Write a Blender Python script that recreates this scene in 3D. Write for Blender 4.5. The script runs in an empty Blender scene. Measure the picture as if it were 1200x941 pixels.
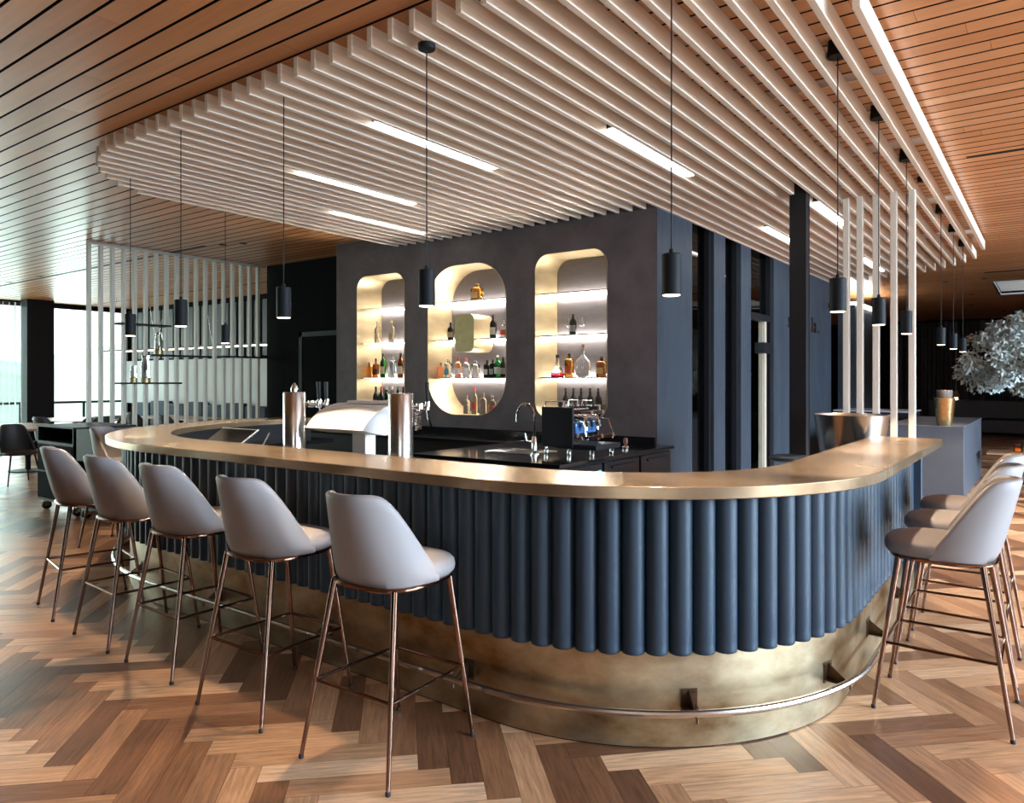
import bpy, bmesh, math, random
from mathutils import Vector, Matrix
random.seed(7)
C = bpy.context.scene.collection
SC = bpy.context.scene
PI = math.pi

# ------------------------------------------------------------------ camera, world, light, exposure
FPX = 860.0
TH = math.atan2(633, 860)
cam = bpy.data.cameras.new('camera')
cam.sensor_width = 36; cam.lens = FPX / 1200 * 36; cam.shift_y = -24.5 / 1200
cam.clip_end = 300; cam.clip_start = 0.05
co = bpy.data.objects.new('camera', cam); C.objects.link(co)
co.location = (0, 0, 1.5); co.rotation_euler = (PI / 2, 0, TH)
SC.camera = co
SC.view_settings.view_transform = 'Standard'
SC.view_settings.look = 'None'
SC.view_settings.gamma = 1
SC.view_settings.use_curve_mapping = False
SC.view_settings.exposure = 0.0
w = bpy.data.worlds.new('world'); SC.world = w; w.use_nodes = True
nt = w.node_tree; nt.nodes.clear()
wo = nt.nodes.new('ShaderNodeOutputWorld'); bg = nt.nodes.new('ShaderNodeBackground')
tc = nt.nodes.new('ShaderNodeTexCoord'); sx = nt.nodes.new('ShaderNodeSeparateXYZ'); rp = nt.nodes.new('ShaderNodeValToRGB')
nt.links.new(tc.outputs['Generated'], sx.inputs[0]); nt.links.new(sx.outputs['Z'], rp.inputs[0])
rp.color_ramp.elements[0].color = (0.97, 0.99, 1.0, 1); rp.color_ramp.elements[1].color = (0.62, 0.80, 1.0, 1)
nt.links.new(rp.outputs[0], bg.inputs['Color']); bg.inputs['Strength'].default_value = 3.2
nt.links.new(bg.outputs[0], wo.inputs[0])

def area(name, loc, rot, sx_, sy_, power, col, spread=PI):
    l = bpy.data.lights.new(name, 'AREA'); l.shape = 'RECTANGLE'; l.size = sx_; l.size_y = sy_
    l.energy = power; l.color = col; l.spread = spread
    o = bpy.data.objects.new(name, l); C.objects.link(o); o.location = loc; o.rotation_euler = rot
    return o
# daylight standing outside the three window walls
area('daylight_right', (9.6, 6.8, 3.7), (0, PI / 2 - .42, 0), 4.2, 11.0, 10500, (0.62, 0.80, 1.0))
area('daylight_back', (4.0, -4.6, 1.9), (PI / 2, 0, 0), 5.0, 3.0, 80, (0.86, 0.93, 1.0))
area('daylight_left', (-19.3, 2.0, 1.8), (0, -PI / 2, 0), 3.2, 13.0, 1000, (0.76, 1.0, 0.93))

# ------------------------------------------------------------------ materials
MATS = {}
def nodes_of(m):
    m.use_nodes = True
    n = m.node_tree
    return n, n.nodes['Principled BSDF']
def mat(name, col, rough=0.5, metal=0.0, var=0.0, scale=8.0, bump=0.0, bscale=60.0, stretch=None, col2=None, spec=0.5, coat=0.0, trans=0.0, ior=1.45, emit=None, estr=0.0, rvar=0.0):
    m = bpy.data.materials.new(name); n, b = nodes_of(m)
    L = n.links.new
    b.inputs['Base Color'].default_value = (*col, 1); b.inputs['Roughness'].default_value = rough
    b.inputs['Metallic'].default_value = metal; b.inputs['Specular IOR Level'].default_value = spec
    b.inputs['Coat Weight'].default_value = coat; b.inputs['Transmission Weight'].default_value = trans; b.inputs['IOR'].default_value = ior
    if emit: b.inputs['Emission Color'].default_value = (*emit, 1); b.inputs['Emission Strength'].default_value = estr
    t = n.nodes.new('ShaderNodeTexCoord'); mp = n.nodes.new('ShaderNodeMapping'); L(t.outputs['Object'], mp.inputs[0])
    if stretch: mp.inputs['Scale'].default_value = stretch
    if var > 0 or col2:
        no = n.nodes.new('ShaderNodeTexNoise'); no.inputs['Scale'].default_value = scale; no.inputs['Detail'].default_value = 6; no.inputs['Roughness'].default_value = 0.6
        L(mp.outputs[0], no.inputs['Vector'])
        r = n.nodes.new('ShaderNodeValToRGB'); r.color_ramp.elements[0].position = 0.32; r.color_ramp.elements[1].position = 0.68
        c2 = col2 if col2 else tuple(min(1, c * (1 + var)) for c in col); c1 = col if col2 else tuple(c * (1 - var) for c in col)
        r.color_ramp.elements[0].color = (*c1, 1); r.color_ramp.elements[1].color = (*c2, 1)
        L(no.outputs['Fac'], r.inputs[0]); L(r.outputs[0], b.inputs['Base Color'])
        if rvar > 0:
            mr = n.nodes.new('ShaderNodeMapRange'); mr.inputs['To Min'].default_value = max(0, rough - rvar); mr.inputs['To Max'].default_value = rough + rvar
            L(no.outputs['Fac'], mr.inputs['Value']); L(mr.outputs[0], b.inputs['Roughness'])
    if bump > 0:
        nb = n.nodes.new('ShaderNodeTexNoise'); nb.inputs['Scale'].default_value = bscale; nb.inputs['Detail'].default_value = 5
        L(mp.outputs[0], nb.inputs['Vector'])
        bp = n.nodes.new('ShaderNodeBump'); bp.inputs['Strength'].default_value = bump; bp.inputs['Distance'].default_value = 0.01
        L(nb.outputs['Fac'], bp.inputs['Height']); L(bp.outputs[0], b.inputs['Normal'])
    MATS[name] = m
    return m
def wood_tone(name, stops, grain=0.35, rough=0.4, gscale=(1.2, 26, 1), use_uv=True, rvar=0.08, bump=0.05, coat=0.0):
    """wood whose plank-to-plank colour comes from the 'tone' attribute, with grain along the plank"""
    m = bpy.data.materials.new(name); n, b = nodes_of(m); L = n.links.new
    a = n.nodes.new('ShaderNodeAttribute'); a.attribute_name = 'tone'
    r = n.nodes.new('ShaderNodeValToRGB'); cr = r.color_ramp
    while len(cr.elements) < len(stops): cr.elements.new(0.5)
    for e, (p, c) in zip(cr.elements, stops): e.position = p; e.color = (*c, 1)
    L(a.outputs['Fac'], r.inputs[0])
    t = n.nodes.new('ShaderNodeTexCoord'); mp = n.nodes.new('ShaderNodeMapping'); mp.inputs['Scale'].default_value = gscale
    L(t.outputs['UV' if use_uv else 'Object'], mp.inputs[0])
    no = n.nodes.new('ShaderNodeTexNoise'); no.inputs['Scale'].default_value = 3.0; no.inputs['Detail'].default_value = 8; no.inputs['Roughness'].default_value = 0.65; no.inputs['Distortion'].default_value = 0.6
    L(mp.outputs[0], no.inputs['Vector'])
    mr = n.nodes.new('ShaderNodeMapRange'); mr.inputs['From Min'].default_value = 0.3; mr.inputs['From Max'].default_value = 0.7
    mr.inputs['To Min'].default_value = 1 - grain; mr.inputs['To Max'].default_value = 1 + grain * 0.6
    L(no.outputs['Fac'], mr.inputs['Value'])
    mx = n.nodes.new('ShaderNodeMix'); mx.data_type = 'RGBA'; mx.blend_type = 'MULTIPLY'; mx.inputs['Factor'].default_value = 1
    L(r.outputs[0], mx.inputs['A']); L(mr.outputs[0], mx.inputs['B']); L(mx.outputs['Result'], b.inputs['Base Color'])
    rr = n.nodes.new('ShaderNodeMapRange'); rr.inputs['To Min'].default_value = rough - rvar; rr.inputs['To Max'].default_value = rough + rvar
    L(no.outputs['Fac'], rr.inputs['Value']); L(rr.outputs[0], b.inputs['Roughness'])
    if bump:
        bp = n.nodes.new('ShaderNodeBump'); bp.inputs['Strength'].default_value = bump; bp.inputs['Distance'].default_value = 0.004
        L(no.outputs['Fac'], bp.inputs['Height']); L(bp.outputs[0], b.inputs['Normal'])
    b.inputs['Coat Weight'].default_value = coat
    MATS[name] = m
    return m
def glass(name, tint=(1, 1, 1), rough=0.0, ior=1.45, refl=1.0):
    m = bpy.data.materials.new(name); m.use_nodes = True; n = m.node_tree; n.nodes.clear(); L = n.links.new
    o = n.nodes.new('ShaderNodeOutputMaterial'); mx = n.nodes.new('ShaderNodeMixShader'); f = n.nodes.new('ShaderNodeFresnel'); f.inputs['IOR'].default_value = ior
    t = n.nodes.new('ShaderNodeBsdfTransparent'); t.inputs[0].default_value = (*tint, 1)
    g = n.nodes.new('ShaderNodeBsdfGlossy'); g.inputs['Roughness'].default_value = rough; g.inputs['Color'].default_value = (refl, refl, refl, 1)
    L(f.outputs[0], mx.inputs[0]); L(t.outputs[0], mx.inputs[1]); L(g.outputs[0], mx.inputs[2]); L(mx.outputs[0], o.inputs[0])
    MATS[name] = m
    return m
def emis(name, col, s):
    m = bpy.data.materials.new(name); m.use_nodes = True; n = m.node_tree; n.nodes.clear()
    o = n.nodes.new('ShaderNodeOutputMaterial'); e = n.nodes.new('ShaderNodeEmission'); e.inputs[0].default_value = (*col, 1); e.inputs[1].default_value = s
    n.links.new(e.outputs[0], o.inputs[0]); MATS[name] = m
    return m

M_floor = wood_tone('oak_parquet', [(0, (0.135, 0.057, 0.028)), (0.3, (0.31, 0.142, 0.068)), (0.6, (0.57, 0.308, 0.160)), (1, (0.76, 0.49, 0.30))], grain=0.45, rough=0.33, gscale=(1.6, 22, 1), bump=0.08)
M_under = mat('floor_joint', (0.06, 0.03, 0.018), 0.8)
M_plank = wood_tone('ceiling_plank_wood', [(0, (0.52, 0.215, 0.080)), (0.5, (0.66, 0.30, 0.120)), (1, (0.76, 0.41, 0.20))], grain=0.16, rough=0.34, gscale=(0.5, 9, 1), bump=0.0)
M_plank.node_tree.nodes['Principled BSDF'].inputs['Specular IOR Level'].default_value = 0.85
M_void = mat('ceiling_void', (0.005, 0.004, 0.003), 0.9, spec=0.1)
M_slat = wood_tone('pale_pine', [(0, (0.76, 0.65, 0.54)), (1, (0.84, 0.74, 0.63))], grain=0.14, rough=0.5, gscale=(6, 0.35, 9), use_uv=False, bump=0.0)
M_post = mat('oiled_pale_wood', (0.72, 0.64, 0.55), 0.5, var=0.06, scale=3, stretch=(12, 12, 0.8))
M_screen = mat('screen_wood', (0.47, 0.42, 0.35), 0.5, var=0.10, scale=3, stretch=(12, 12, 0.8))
M_plaster = mat('mauve_plaster', (0.100, 0.079, 0.086), 0.55, spec=0.3, var=0.22, scale=3.2, bump=0.9, bscale=9)
M_blue = mat('slate_blue_plaster', (0.036, 0.045, 0.059), 0.5, spec=0.3, var=0.20, scale=3.5, bump=0.7, bscale=9, stretch=(1, 1, 0.35))
M_black = mat('matt_black', (0.008, 0.008, 0.010), 0.55, spec=0.25)
M_blackwall = mat('black_panel', (0.0045, 0.0045, 0.005), 0.8, spec=0.06, var=0.2, scale=3, stretch=(8, 8, 0.3))
M_gloss = mat('polished_black_stone', (0.010, 0.010, 0.011), 0.09, bump=0.0)
M_blacksteel = mat('black_steel', (0.013, 0.012, 0.014), 0.42, spec=0.3)
M_shade = mat('powder_black', (0.007, 0.009, 0.011), 0.6, spec=0.2)
M_brasstop = mat('antique_brass_top', (0.26, 0.175, 0.10), 0.25, metal=0.75, col2=(0.46, 0.345, 0.225), scale=2.2, rvar=0.07, bump=0.03, bscale=5)
M_brasskirt = mat('brushed_antique_brass', (0.17, 0.10, 0.038), 0.36, metal=0.9, col2=(0.52, 0.44, 0.30), scale=2.6, rvar=0.12, bump=0.10, bscale=3.0, stretch=(1, 1, 1.8))
M_brass = mat('satin_brass', (0.37, 0.285, 0.165), 0.42, metal=0.7, var=0.14, scale=4, stretch=(1, 1, 3))
M_brassdull = mat('dull_brass', (0.46, 0.37, 0.19), 0.45, metal=0.7, var=0.12, scale=12)
M_nback = mat('brushed_dark_metal', (0.135, 0.122, 0.128), 0.45, metal=0.25, var=0.08, scale=5, stretch=(1, 1, 6))
M_leather = mat('navy_leather', (0.015, 0.032, 0.053), 0.47, var=0.04, scale=3)
M_bluepanel = mat('blue_panel', (0.030, 0.050, 0.078), 0.4, var=0.1, scale=4)
M_stool = mat('mauve_grey_leather', (0.245, 0.222, 0.222), 0.50, var=0.03, scale=3, bump=0.03, bscale=260)
M_copper = mat('polished_copper_chrome', (0.27, 0.165, 0.125), 0.12, metal=1.0)
M_rubber = mat('black_rubber', (0.015, 0.015, 0.015), 0.7)
M_rail = mat('satin_steel_rail', (0.66, 0.62, 0.57), 0.24, metal=1.0)
M_bracket = mat('bronze_bracket', (0.16, 0.10, 0.065), 0.3, metal=0.9)
M_chrome = mat('chrome', (0.75, 0.74, 0.73), 0.07, metal=1.0)
M_steel = mat('brushed_steel', (0.62, 0.59, 0.56), 0.22, metal=1.0, var=0.08, scale=30, stretch=(6, 6, 0.3))
M_white = mat('white_lacquer', (0.74, 0.71, 0.69), 0.42)
M_clear = mat('bottle_clear_glass', (0.96, 0.97, 0.97), 0.02, trans=1.0, ior=1.4)
M_shelfglass = glass('shelf_glass', (0.93, 0.97, 0.95), 0.02, 1.35)
M_pane = glass('window_pane', (0.97, 0.985, 0.98), 0.0, 1.3)
M_darkpane = glass('tinted_pane', (0.30, 0.30, 0.31), 0.0, 1.62, 0.9)
M_led = emis('led_white', (1.0, 0.93, 0.84), 140)
M_strip = emis('strip_light_diffuser', (1.0, 0.95, 0.88), 14)
M_lamp = emis('lamp_lens', (1.0, 0.84, 0.62), 7)
M_dot = emis('downlight_lens', (1.0, 0.80, 0.55), 9)
M_curtain = mat('charcoal_curtain', (0.040, 0.037, 0.038), 0.7)
M_plinth = mat('grey_stone_plinth', (0.075, 0.085, 0.105), 0.5, var=0.10, scale=3, bump=0.15, bscale=5)
M_leaf = mat('pale_silver_leaf', (0.47, 0.54, 0.53), 0.6, var=0.25, scale=2.0)
M_bark = mat('bark', (0.09, 0.065, 0.05), 0.8, var=0.2, scale=10)
M_pot = mat('dark_pot', (0.03, 0.03, 0.032), 0.6)
M_oak = mat('oak_top', (0.36, 0.21, 0.11), 0.35, var=0.15, scale=4, stretch=(1, 14, 1))
M_chair = mat('charcoal_leather', (0.050, 0.050, 0.055), 0.5)
M_navyseat = mat('navy_fabric', (0.030, 0.050, 0.078), 0.8)
M_palewall = mat('pale_panel', (0.50, 0.52, 0.53), 0.6)
M_beige = mat('beige_plaster', (0.42, 0.36, 0.28), 0.7)
M_grassy = mat('hillside', (0.42, 0.52, 0.36), 0.9, col2=(0.60, 0.66, 0.55), scale=0.5)
M_deck = mat('pale_terrace', (0.62, 0.62, 0.60), 0.8)
M_blueLED = emis('display_glow', (0.25, 0.75, 0.80), 1.5)
M_walnut = mat('walnut_handle', (0.13, 0.045, 0.022), 0.35, var=0.2, scale=20)

# ------------------------------------------------------------------ mesh helpers
class MB:
    def __init__(self): self.bm = bmesh.new()
    def quad(self, pts):
        return self.bm.faces.new([self.bm.verts.new(p) for p in pts])
    def box(self, a, b):
        x0, y0, z0 = a; x1, y1, z1 = b
        v = [self.bm.verts.new(p) for p in ((x0, y0, z0), (x1, y0, z0), (x1, y1, z0), (x0, y1, z0), (x0, y0, z1), (x1, y0, z1), (x1, y1, z1), (x0, y1, z1))]
        for f in ((0, 3, 2, 1), (4, 5, 6, 7), (0, 1, 5, 4), (1, 2, 6, 5), (2, 3, 7, 6), (3, 0, 4, 7)): self.bm.faces.new([v[i] for i in f])
        return self
    def rings(self, rings, cap=True, closed=True):
        vs = [[self.bm.verts.new(p) for p in r] for r in rings]
        n = len(vs[0])
        for i in range(len(vs) - 1):
            for j in range(n if closed else n - 1):
                k = (j + 1) % n
                self.bm.faces.new((vs[i][j], vs[i][k], vs[i + 1][k], vs[i + 1][j]))
        if cap and closed:
            self.bm.faces.new(list(reversed(vs[0]))); self.bm.faces.new(vs[-1])
        return self
    def lathe(self, prof, c=(0, 0, 0), n=20, cap=True):
        self.rings([[(c[0] + r * math.cos(2 * PI * j / n), c[1] + r * math.sin(2 * PI * j / n), c[2] + z) for j in range(n)] for r, z in prof], cap)
        return self
    def cyl(self, p, q, r, r2=None, n=12):
        p = Vector(p); q = Vector(q); d = (q - p).normalized()
        u = d.orthogonal().normalized(); v = d.cross(u); r2 = r if r2 is None else r2
        self.rings([[tuple(c + rr * (math.cos(2 * PI * j / n) * u + math.sin(2 * PI * j / n) * v)) for j in range(n)] for c, rr in ((p, r), (q, r2))])
        return self
    def tube(self, pts, r, n=10, closed=False):
        P = [Vector(p) for p in pts]; N = len(P); rs = []
        up = None
        for i in range(N):
            a = P[(i - 1) % N] if (closed or i > 0) else P[0]; b = P[(i + 1) % N] if (closed or i < N - 1) else P[-1]
            t = (b - a).normalized()
            up = t.orthogonal().normalized() if up is None else (up - t * up.dot(t)).normalized()
            v = t.cross(up)
            rs.append([tuple(P[i] + r * (math.cos(2 * PI * j / n) * up + math.sin(2 * PI * j / n) * v)) for j in range(n)])
        if closed:
            rs.append(rs[0])
            self.rings(rs, cap=False); bmesh.ops.remove_doubles(self.bm, verts=self.bm.verts[:], dist=1e-6)
        else: self.rings(rs)
        return self
    def prism(self, poly, axis, a, b):
        """poly: 2-D outline extruded along axis between a and b"""
        def p3(u, v, t): return {'x': (t, u, v), 'y': (u, t, v), 'z': (u, v, t)}[axis]
        self.rings([[p3(u, v, a) for u, v in poly], [p3(u, v, b) for u, v in poly]])
        return self
    def obj(self, name, m, parent=None, loc=None, bevel=0, smooth=True, ang=35, tone=None):
        bmesh.ops.recalc_face_normals(self.bm, faces=self.bm.faces[:])
        me = bpy.data.meshes.new(name); self.bm.to_mesh(me); self.bm.free()
        for mm in (m if isinstance(m, (list, tuple)) else [m]): me.materials.append(mm)
        if smooth:
            me.shade_smooth(); me.set_sharp_from_angle(angle=math.radians(ang))
        if tone is not None:
            a = me.color_attributes.new('tone', 'FLOAT_COLOR', 'POINT')
            for d in a.data: d.color = (tone, tone, tone, 1)
        o = bpy.data.objects.new(name, me); C.objects.link(o)
        if parent: o.parent = parent
        if loc: o.location = loc
        if bevel:
            md = o.modifiers.new('bevel', 'BEVEL'); md.width = bevel; md.segments = 3; md.limit_method = 'ANGLE'; md.angle_limit = math.radians(40)
        return o
def tag(o, label=None, cat=None, group=None, kind=None):
    if label: o['label'] = label
    if cat: o['category'] = cat
    if group: o['group'] = group
    if kind: o['kind'] = kind
    return o
def thing(name, label, cat, loc=(0, 0, 0), rz=0, group=None):
    o = bpy.data.objects.new(name, None); C.objects.link(o); o.empty_display_size = 0.1
    o.location = loc; o.rotation_euler = (0, 0, rz)
    return tag(o, label, cat, group)
def struct(o): o['kind'] = 'structure'; return o
def bx(name, a, b, m, parent=None, bevel=0):
    c = tuple((p + q) / 2 for p, q in zip(a, b)); c = (c[0], c[1], a[2])
    k = MB().box(tuple(p - q for p, q in zip(a, c)), tuple(p - q for p, q in zip(b, c)))
    return k.obj(name, m, parent, c, bevel)
def dup(src, loc, rz=0, label=None, group=None):
    r = src.copy(); C.objects.link(r); r.location = loc; r.rotation_euler = (0, 0, rz)
    if label: r['label'] = label
    if group: r['group'] = group
    for ch in list(src.children):
        c = ch.copy(); C.objects.link(c); c.parent = r
        for g in ch.children:
            d = g.copy(); C.objects.link(d); d.parent = c
    return r
def rrect(x0, x1, z0, z1, r, n=8):
    pts = []
    for cx, cz, a0 in ((x1 - r, z1 - r, 0), (x0 + r, z1 - r, PI / 2), (x0 + r, z0 + r, PI), (x1 - r, z0 + r, 3 * PI / 2)):
        for i in range(n + 1):
            a = a0 + PI / 2 * i / n
            pts.append((cx + r * math.cos(a), cz + r * math.sin(a)))
    return pts

def xpix(px, Y):   # world x on the plane y = Y seen in photograph column px
    s_, c_ = math.sin(TH), math.cos(TH); q = (px - 600) / FPX
    return Y * (q * c_ - s_) / (q * s_ + c_)

# ================================================================== STRUCTURE
CZ = 3.28           # underside of the plank ceiling
SZ = 3.13           # underside of the pale slats
PITCH = 0.1455
XL, XR, YB, YF = -18.6, 6.6, -4.0, 25.0

def build_floor():
    bm = bmesh.new(); W = 0.12; L = 5
    uvl = bm.loops.layers.uv.new('UVMap'); tl = bm.loops.layers.float_color.new('tone')
    r2 = math.sqrt(2)
    def world(i, j):   # lattice -> x, y
        a = (i - 29.74) * W; b = (j - 10.43) * W
        return ((a + b) / r2, (b - a) / r2)
    g = 0.0007
    def plank(i, j, horiz):
        li, lj = (L, 1) if horiz else (1, L)
        cx, cy = world(i + li / 2, j + lj / 2)
        if not (XL - .4 < cx < XR + .4 and YB - .3 < cy < YF + .3): return
        e = g / W
        cs = [(i + e, j + e), (i + li - e, j + e), (i + li - e, j + lj - e), (i + e, j + lj - e)]
        f = bm.faces.new([bm.verts.new((*world(*c), 0)) for c in cs])
        u0 = random.random() * 50; v0 = random.random() * 50
        base = random.gauss(0.30 if horiz else 0.66, 0.19)  # random plank tone, plus grain sheen by laying direction put into the colour
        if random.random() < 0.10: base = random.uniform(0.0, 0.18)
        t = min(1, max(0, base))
        uv = [(0, 0), (li * W, 0), (li * W, lj * W), (0, lj * W)] if horiz else [(0, 0), (0, W), (lj * W, W), (lj * W, 0)]
        for lp, q in zip(f.loops, uv):
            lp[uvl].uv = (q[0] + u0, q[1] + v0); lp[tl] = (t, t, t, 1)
    R = range(-260, 300)
    for i in R:
        for j in R:
            x, y = world(i, j)
            if not (XL - 1.2 < x < XR + 1.2 and YB - 1.2 < y < YF + 1.2): continue
            k = (i - j) % 10
            if k == 0: plank(i, j, True)
            elif k == 9: plank(i, j, False)
    bmesh.ops.recalc_face_normals(bm, faces=bm.faces[:])
    for f in bm.faces:
        if f.normal.z < 0: f.normal_flip()
    nf = len(bm.faces)
    for zz in (-0.002, -0.15):
        f = bm.faces.new([bm.verts.new(p) for p in ((XL - .4, YB - .4, zz), (XR + .4, YB - .4, zz), (XR + .4, YF + .4, zz), (XL - .4, YF + .4, zz))]); f.material_index = 1
    me = bpy.data.meshes.new('floor'); bm.to_mesh(me); bm.free()
    me.materials.append(M_floor); me.materials.append(M_under)
    o = bpy.data.objects.new('floor', me); C.objects.link(o); return struct(o)
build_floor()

SKY = (-0.85, 1.0, 15.9, 18.3)    # skylight opening in the ceiling
def build_ceiling():
    bm = bmesh.new(); uvl = bm.loops.layers.uv.new('UVMap'); tl = bm.loops.layers.float_color.new('tone')
    y = 2.385 - PITCH * 46
    while y < YF:
        x = XL + random.uniform(-3, 0)
        while x < XR:
            x2 = x + random.choice((2.4, 3.0, 3.6, 4.2))
            segs = [(max(x, XL), min(x2, XR))]
            if SKY[2] - .15 < y < SKY[3]:
                segs = [s for s in ((segs[0][0], min(segs[0][1], SKY[0])), (max(segs[0][0], SKY[1]), segs[0][1])) if s[1] - s[0] > .02]
            t = min(1, max(0, random.gauss(0.5, 0.2))); u0 = random.random() * 40; v0 = random.random() * 40
            for a, b in segs:
                if b - a < .02: continue
                a += .0008; b -= .0008; y0 = y + .0085; y1 = y + PITCH - .0085; z0 = CZ; z1 = CZ + .022
                V = [bm.verts.new(p) for p in ((a, y0, z0), (b, y0, z0), (b, y1, z0), (a, y1, z0), (a, y0, z1), (b, y0, z1), (b, y1, z1), (a, y1, z1))]
                for q in ((0, 3, 2, 1), (0, 1, 5, 4), (2, 3, 7, 6)):
                    f = bm.faces.new([V[k] for k in q])
                    if q != (0, 3, 2, 1): f.material_index = 1
                    for lp in f.loops:
                        c = lp.vert.co; lp[uvl].uv = (c.x + u0, c.y - y + c.z + v0); lp[tl] = (t, t, t, 1)
            x = x2
        y += PITCH
    def slab(x0, x1, y0, y1):
        V = [bm.verts.new(p) for p in ((x0, y0, CZ + .03), (x1, y0, CZ + .03), (x1, y1, CZ + .03), (x0, y1, CZ + .03), (x0, y0, CZ + .2), (x1, y0, CZ + .2), (x1, y1, CZ + .2), (x0, y1, CZ + .2))]
        for q in ((0, 3, 2, 1), (4, 5, 6, 7), (0, 1, 5, 4), (1, 2, 6, 5), (2, 3, 7, 6), (3, 0, 4, 7)):
            bm.faces.new([V[k] for k in q]).material_index = 1
    a, b, c, d = SKY
    slab(XL, a, YB, YF); slab(b, XR, YB, YF); slab(a, b, YB, c); slab(a, b, d, YF)
    me = bpy.data.meshes.new('ceiling'); bm.to_mesh(me); bm.free()
    me.materials.append(M_plank); me.materials.append(M_void)
    o = bpy.data.objects.new('ceiling', me); C.objects.link(o); return struct(o)
build_ceiling()
# black recessed slots in the planks
struct(bx('trim_1', (-0.55, 6.84, CZ - .002), (XR - .05, 6.90, CZ + .02), M_black))
struct(bx('trim_2', (-0.9, 14.3, CZ - .002), (XR - .05, 14.42, CZ + .02), M_black))
struct(bx('trim_3', (-18.2, 5.37, CZ - .002), (-9.0, 5.43, CZ + .02), M_black))
struct(bx('trim_4', (-18.2, 8.0, CZ - .002), (-10.2, 8.06, CZ + .02), M_black))
# skylight: deep white well, pale louvres and a pane open to the sky
k = MB(); a, b, c, d = SKY
for p, q in (((a - .04, c - .04, CZ - .0), (a, d + .04, CZ + .9)), ((b, c - .04, CZ), (b + .04, d + .04, CZ + .9)), ((a, c - .04, CZ), (b, c, CZ + .9)), ((a, d, CZ), (b, d + .04, CZ + .9))): k.box(p, q)
sky = struct(k.obj('window_4', M_white)); 
k = MB()
for i in range(9): k.box((a + .002, c + .1 + i * .26, CZ + .05), (b - .002, c + .125 + i * .26, CZ + .17))
k.obj('louvre', M_post, sky)
k = MB(); k.box((a, c, CZ + .86), (b, d, CZ + .87)); k.obj('pane', M_pane, sky)

# dark plaster block with the three bottle niches
NY = 6.38; NB = 6.80; ZB0, ZT0 = 1.107, 2.82
NICHES = [(-7.154, -6.304, 0.17), (-5.926, -4.771, 0.43), (-4.394, -3.527, 0.17)]
WX0, WX1 = -7.55, -3.0
def niche_wall():
    bm = bmesh.new(); edges = []
    def loop(pts):
        vs = [bm.verts.new((x, NY, z)) for x, z in pts]
        for i in range(len(vs)): edges.append(bm.edges.new((vs[i], vs[(i + 1) % len(vs)])))
    loop([(WX0, 0), (WX1, 0), (WX1, CZ), (WX0, CZ)])
    for x0, x1, r in NICHES: loop(rrect(x0, x1, ZB0, ZT0, r, 10))
    bmesh.ops.triangle_fill(bm, use_beauty=True, use_dissolve=False, edges=edges)
    q = lambda *p: bm.faces.new([bm.verts.new(v) for v in p])
    Y2 = 7.0
    q((WX0, NY, 0), (WX0, NY, CZ), (WX0, Y2, CZ), (WX0, Y2, 0)); q((WX0, Y2, 0), (WX0, Y2, CZ), (WX1 - .2, Y2, CZ), (WX1 - .2, Y2, 0))
    me = bpy.data.meshes.new('wall_back'); bm.to_mesh(me); bm.free(); me.materials.append(M_plaster)
    o = bpy.data.objects.new('wall_back', me); C.objects.link(o); return struct(o)
niche_wall()
# slate blue wall running away from the corner, with glazed slots between piers
def blue_piece(n, y0, y1, x0=-3.2, z1=CZ): return struct(bx(n, (x0, y0, 0), (-3.0, y1, z1), M_blue))
blue_piece('wall_right_1', NY + .004, 7.22)
blue_piece('wall_right_2', 7.83, 8.17); blue_piece('wall_right_3', 8.70, 9.06); blue_piece('wall_right_4', 9.99, 13.15)
blue_piece('wall_right_5', 15.0, 17.2, -3.3, 2.93)
def slot_window(n, y0, y1, door=False):
    k = MB(); f = .045
    k.box((-3.16, y0, 0), (-3.04, y0 + f * .6, CZ)); k.box((-3.16, y1 - f, 0), (-3.04, y1, CZ)); k.box((-3.16, y0, 0), (-3.04, y1, .06)); k.box((-3.16, y0, CZ - .06), (-3.04, y1, CZ))
    if door: k.box((-3.15, y0, 2.28), (-3.03, y1, 2.36))
    o = struct(k.obj(n, M_black))
    if door:
        MB().box((-3.105, y0 + .03, 2.36), (-3.095, y1 - .05, CZ - .06)).obj('pane', M_darkpane, o)
        MB().box((-3.10, y1 - .20, .02), (-3.06, y1 - .12, 2.28)).obj('door_edge', M_beige, o)
        MB().box((-3.13, y1 - .34, 1.86), (-3.02, y1 - .05, 2.0)).obj('hinge', M_black, o)
        MB().box((-3.105, y0 + .03, .06), (-3.095, y1 - .20, 2.28)).obj('pane', M_pane, o)
    else:
        MB().box((-3.105, y0 + .02, .06), (-3.095, y1 - .045, CZ - .06)).obj('pane', M_darkpane, o)
    return o
slot_window('window_5', 7.22, 7.83); slot_window('window_6', 8.17, 8.70); slot_window('door_1', 9.06, 9.99, True)
# dim rooms behind the glazing
struct(bx('wall_inner_1', (-6.2, 7.02, 0), (-6.1, 8.86, CZ), M_blackwall))
struct(bx('wall_inner_2', (-6.2, 8.86, 0), (-3.25, 8.92, CZ), M_blackwall))
struct(bx('wall_inner_3', (-6.2, 8.93, 0), (-6.1, 13.2, CZ), M_beige))
struct(bx('wall_inner_4', (-6.2, 13.2, 0), (-3.2, 13.3, CZ), M_beige))
area('room_lamp', (-4.7, 11.0, 3.2), (0, 0, 0), 0.8, 0.8, 70, (1.0, 0.85, 0.65))
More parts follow.
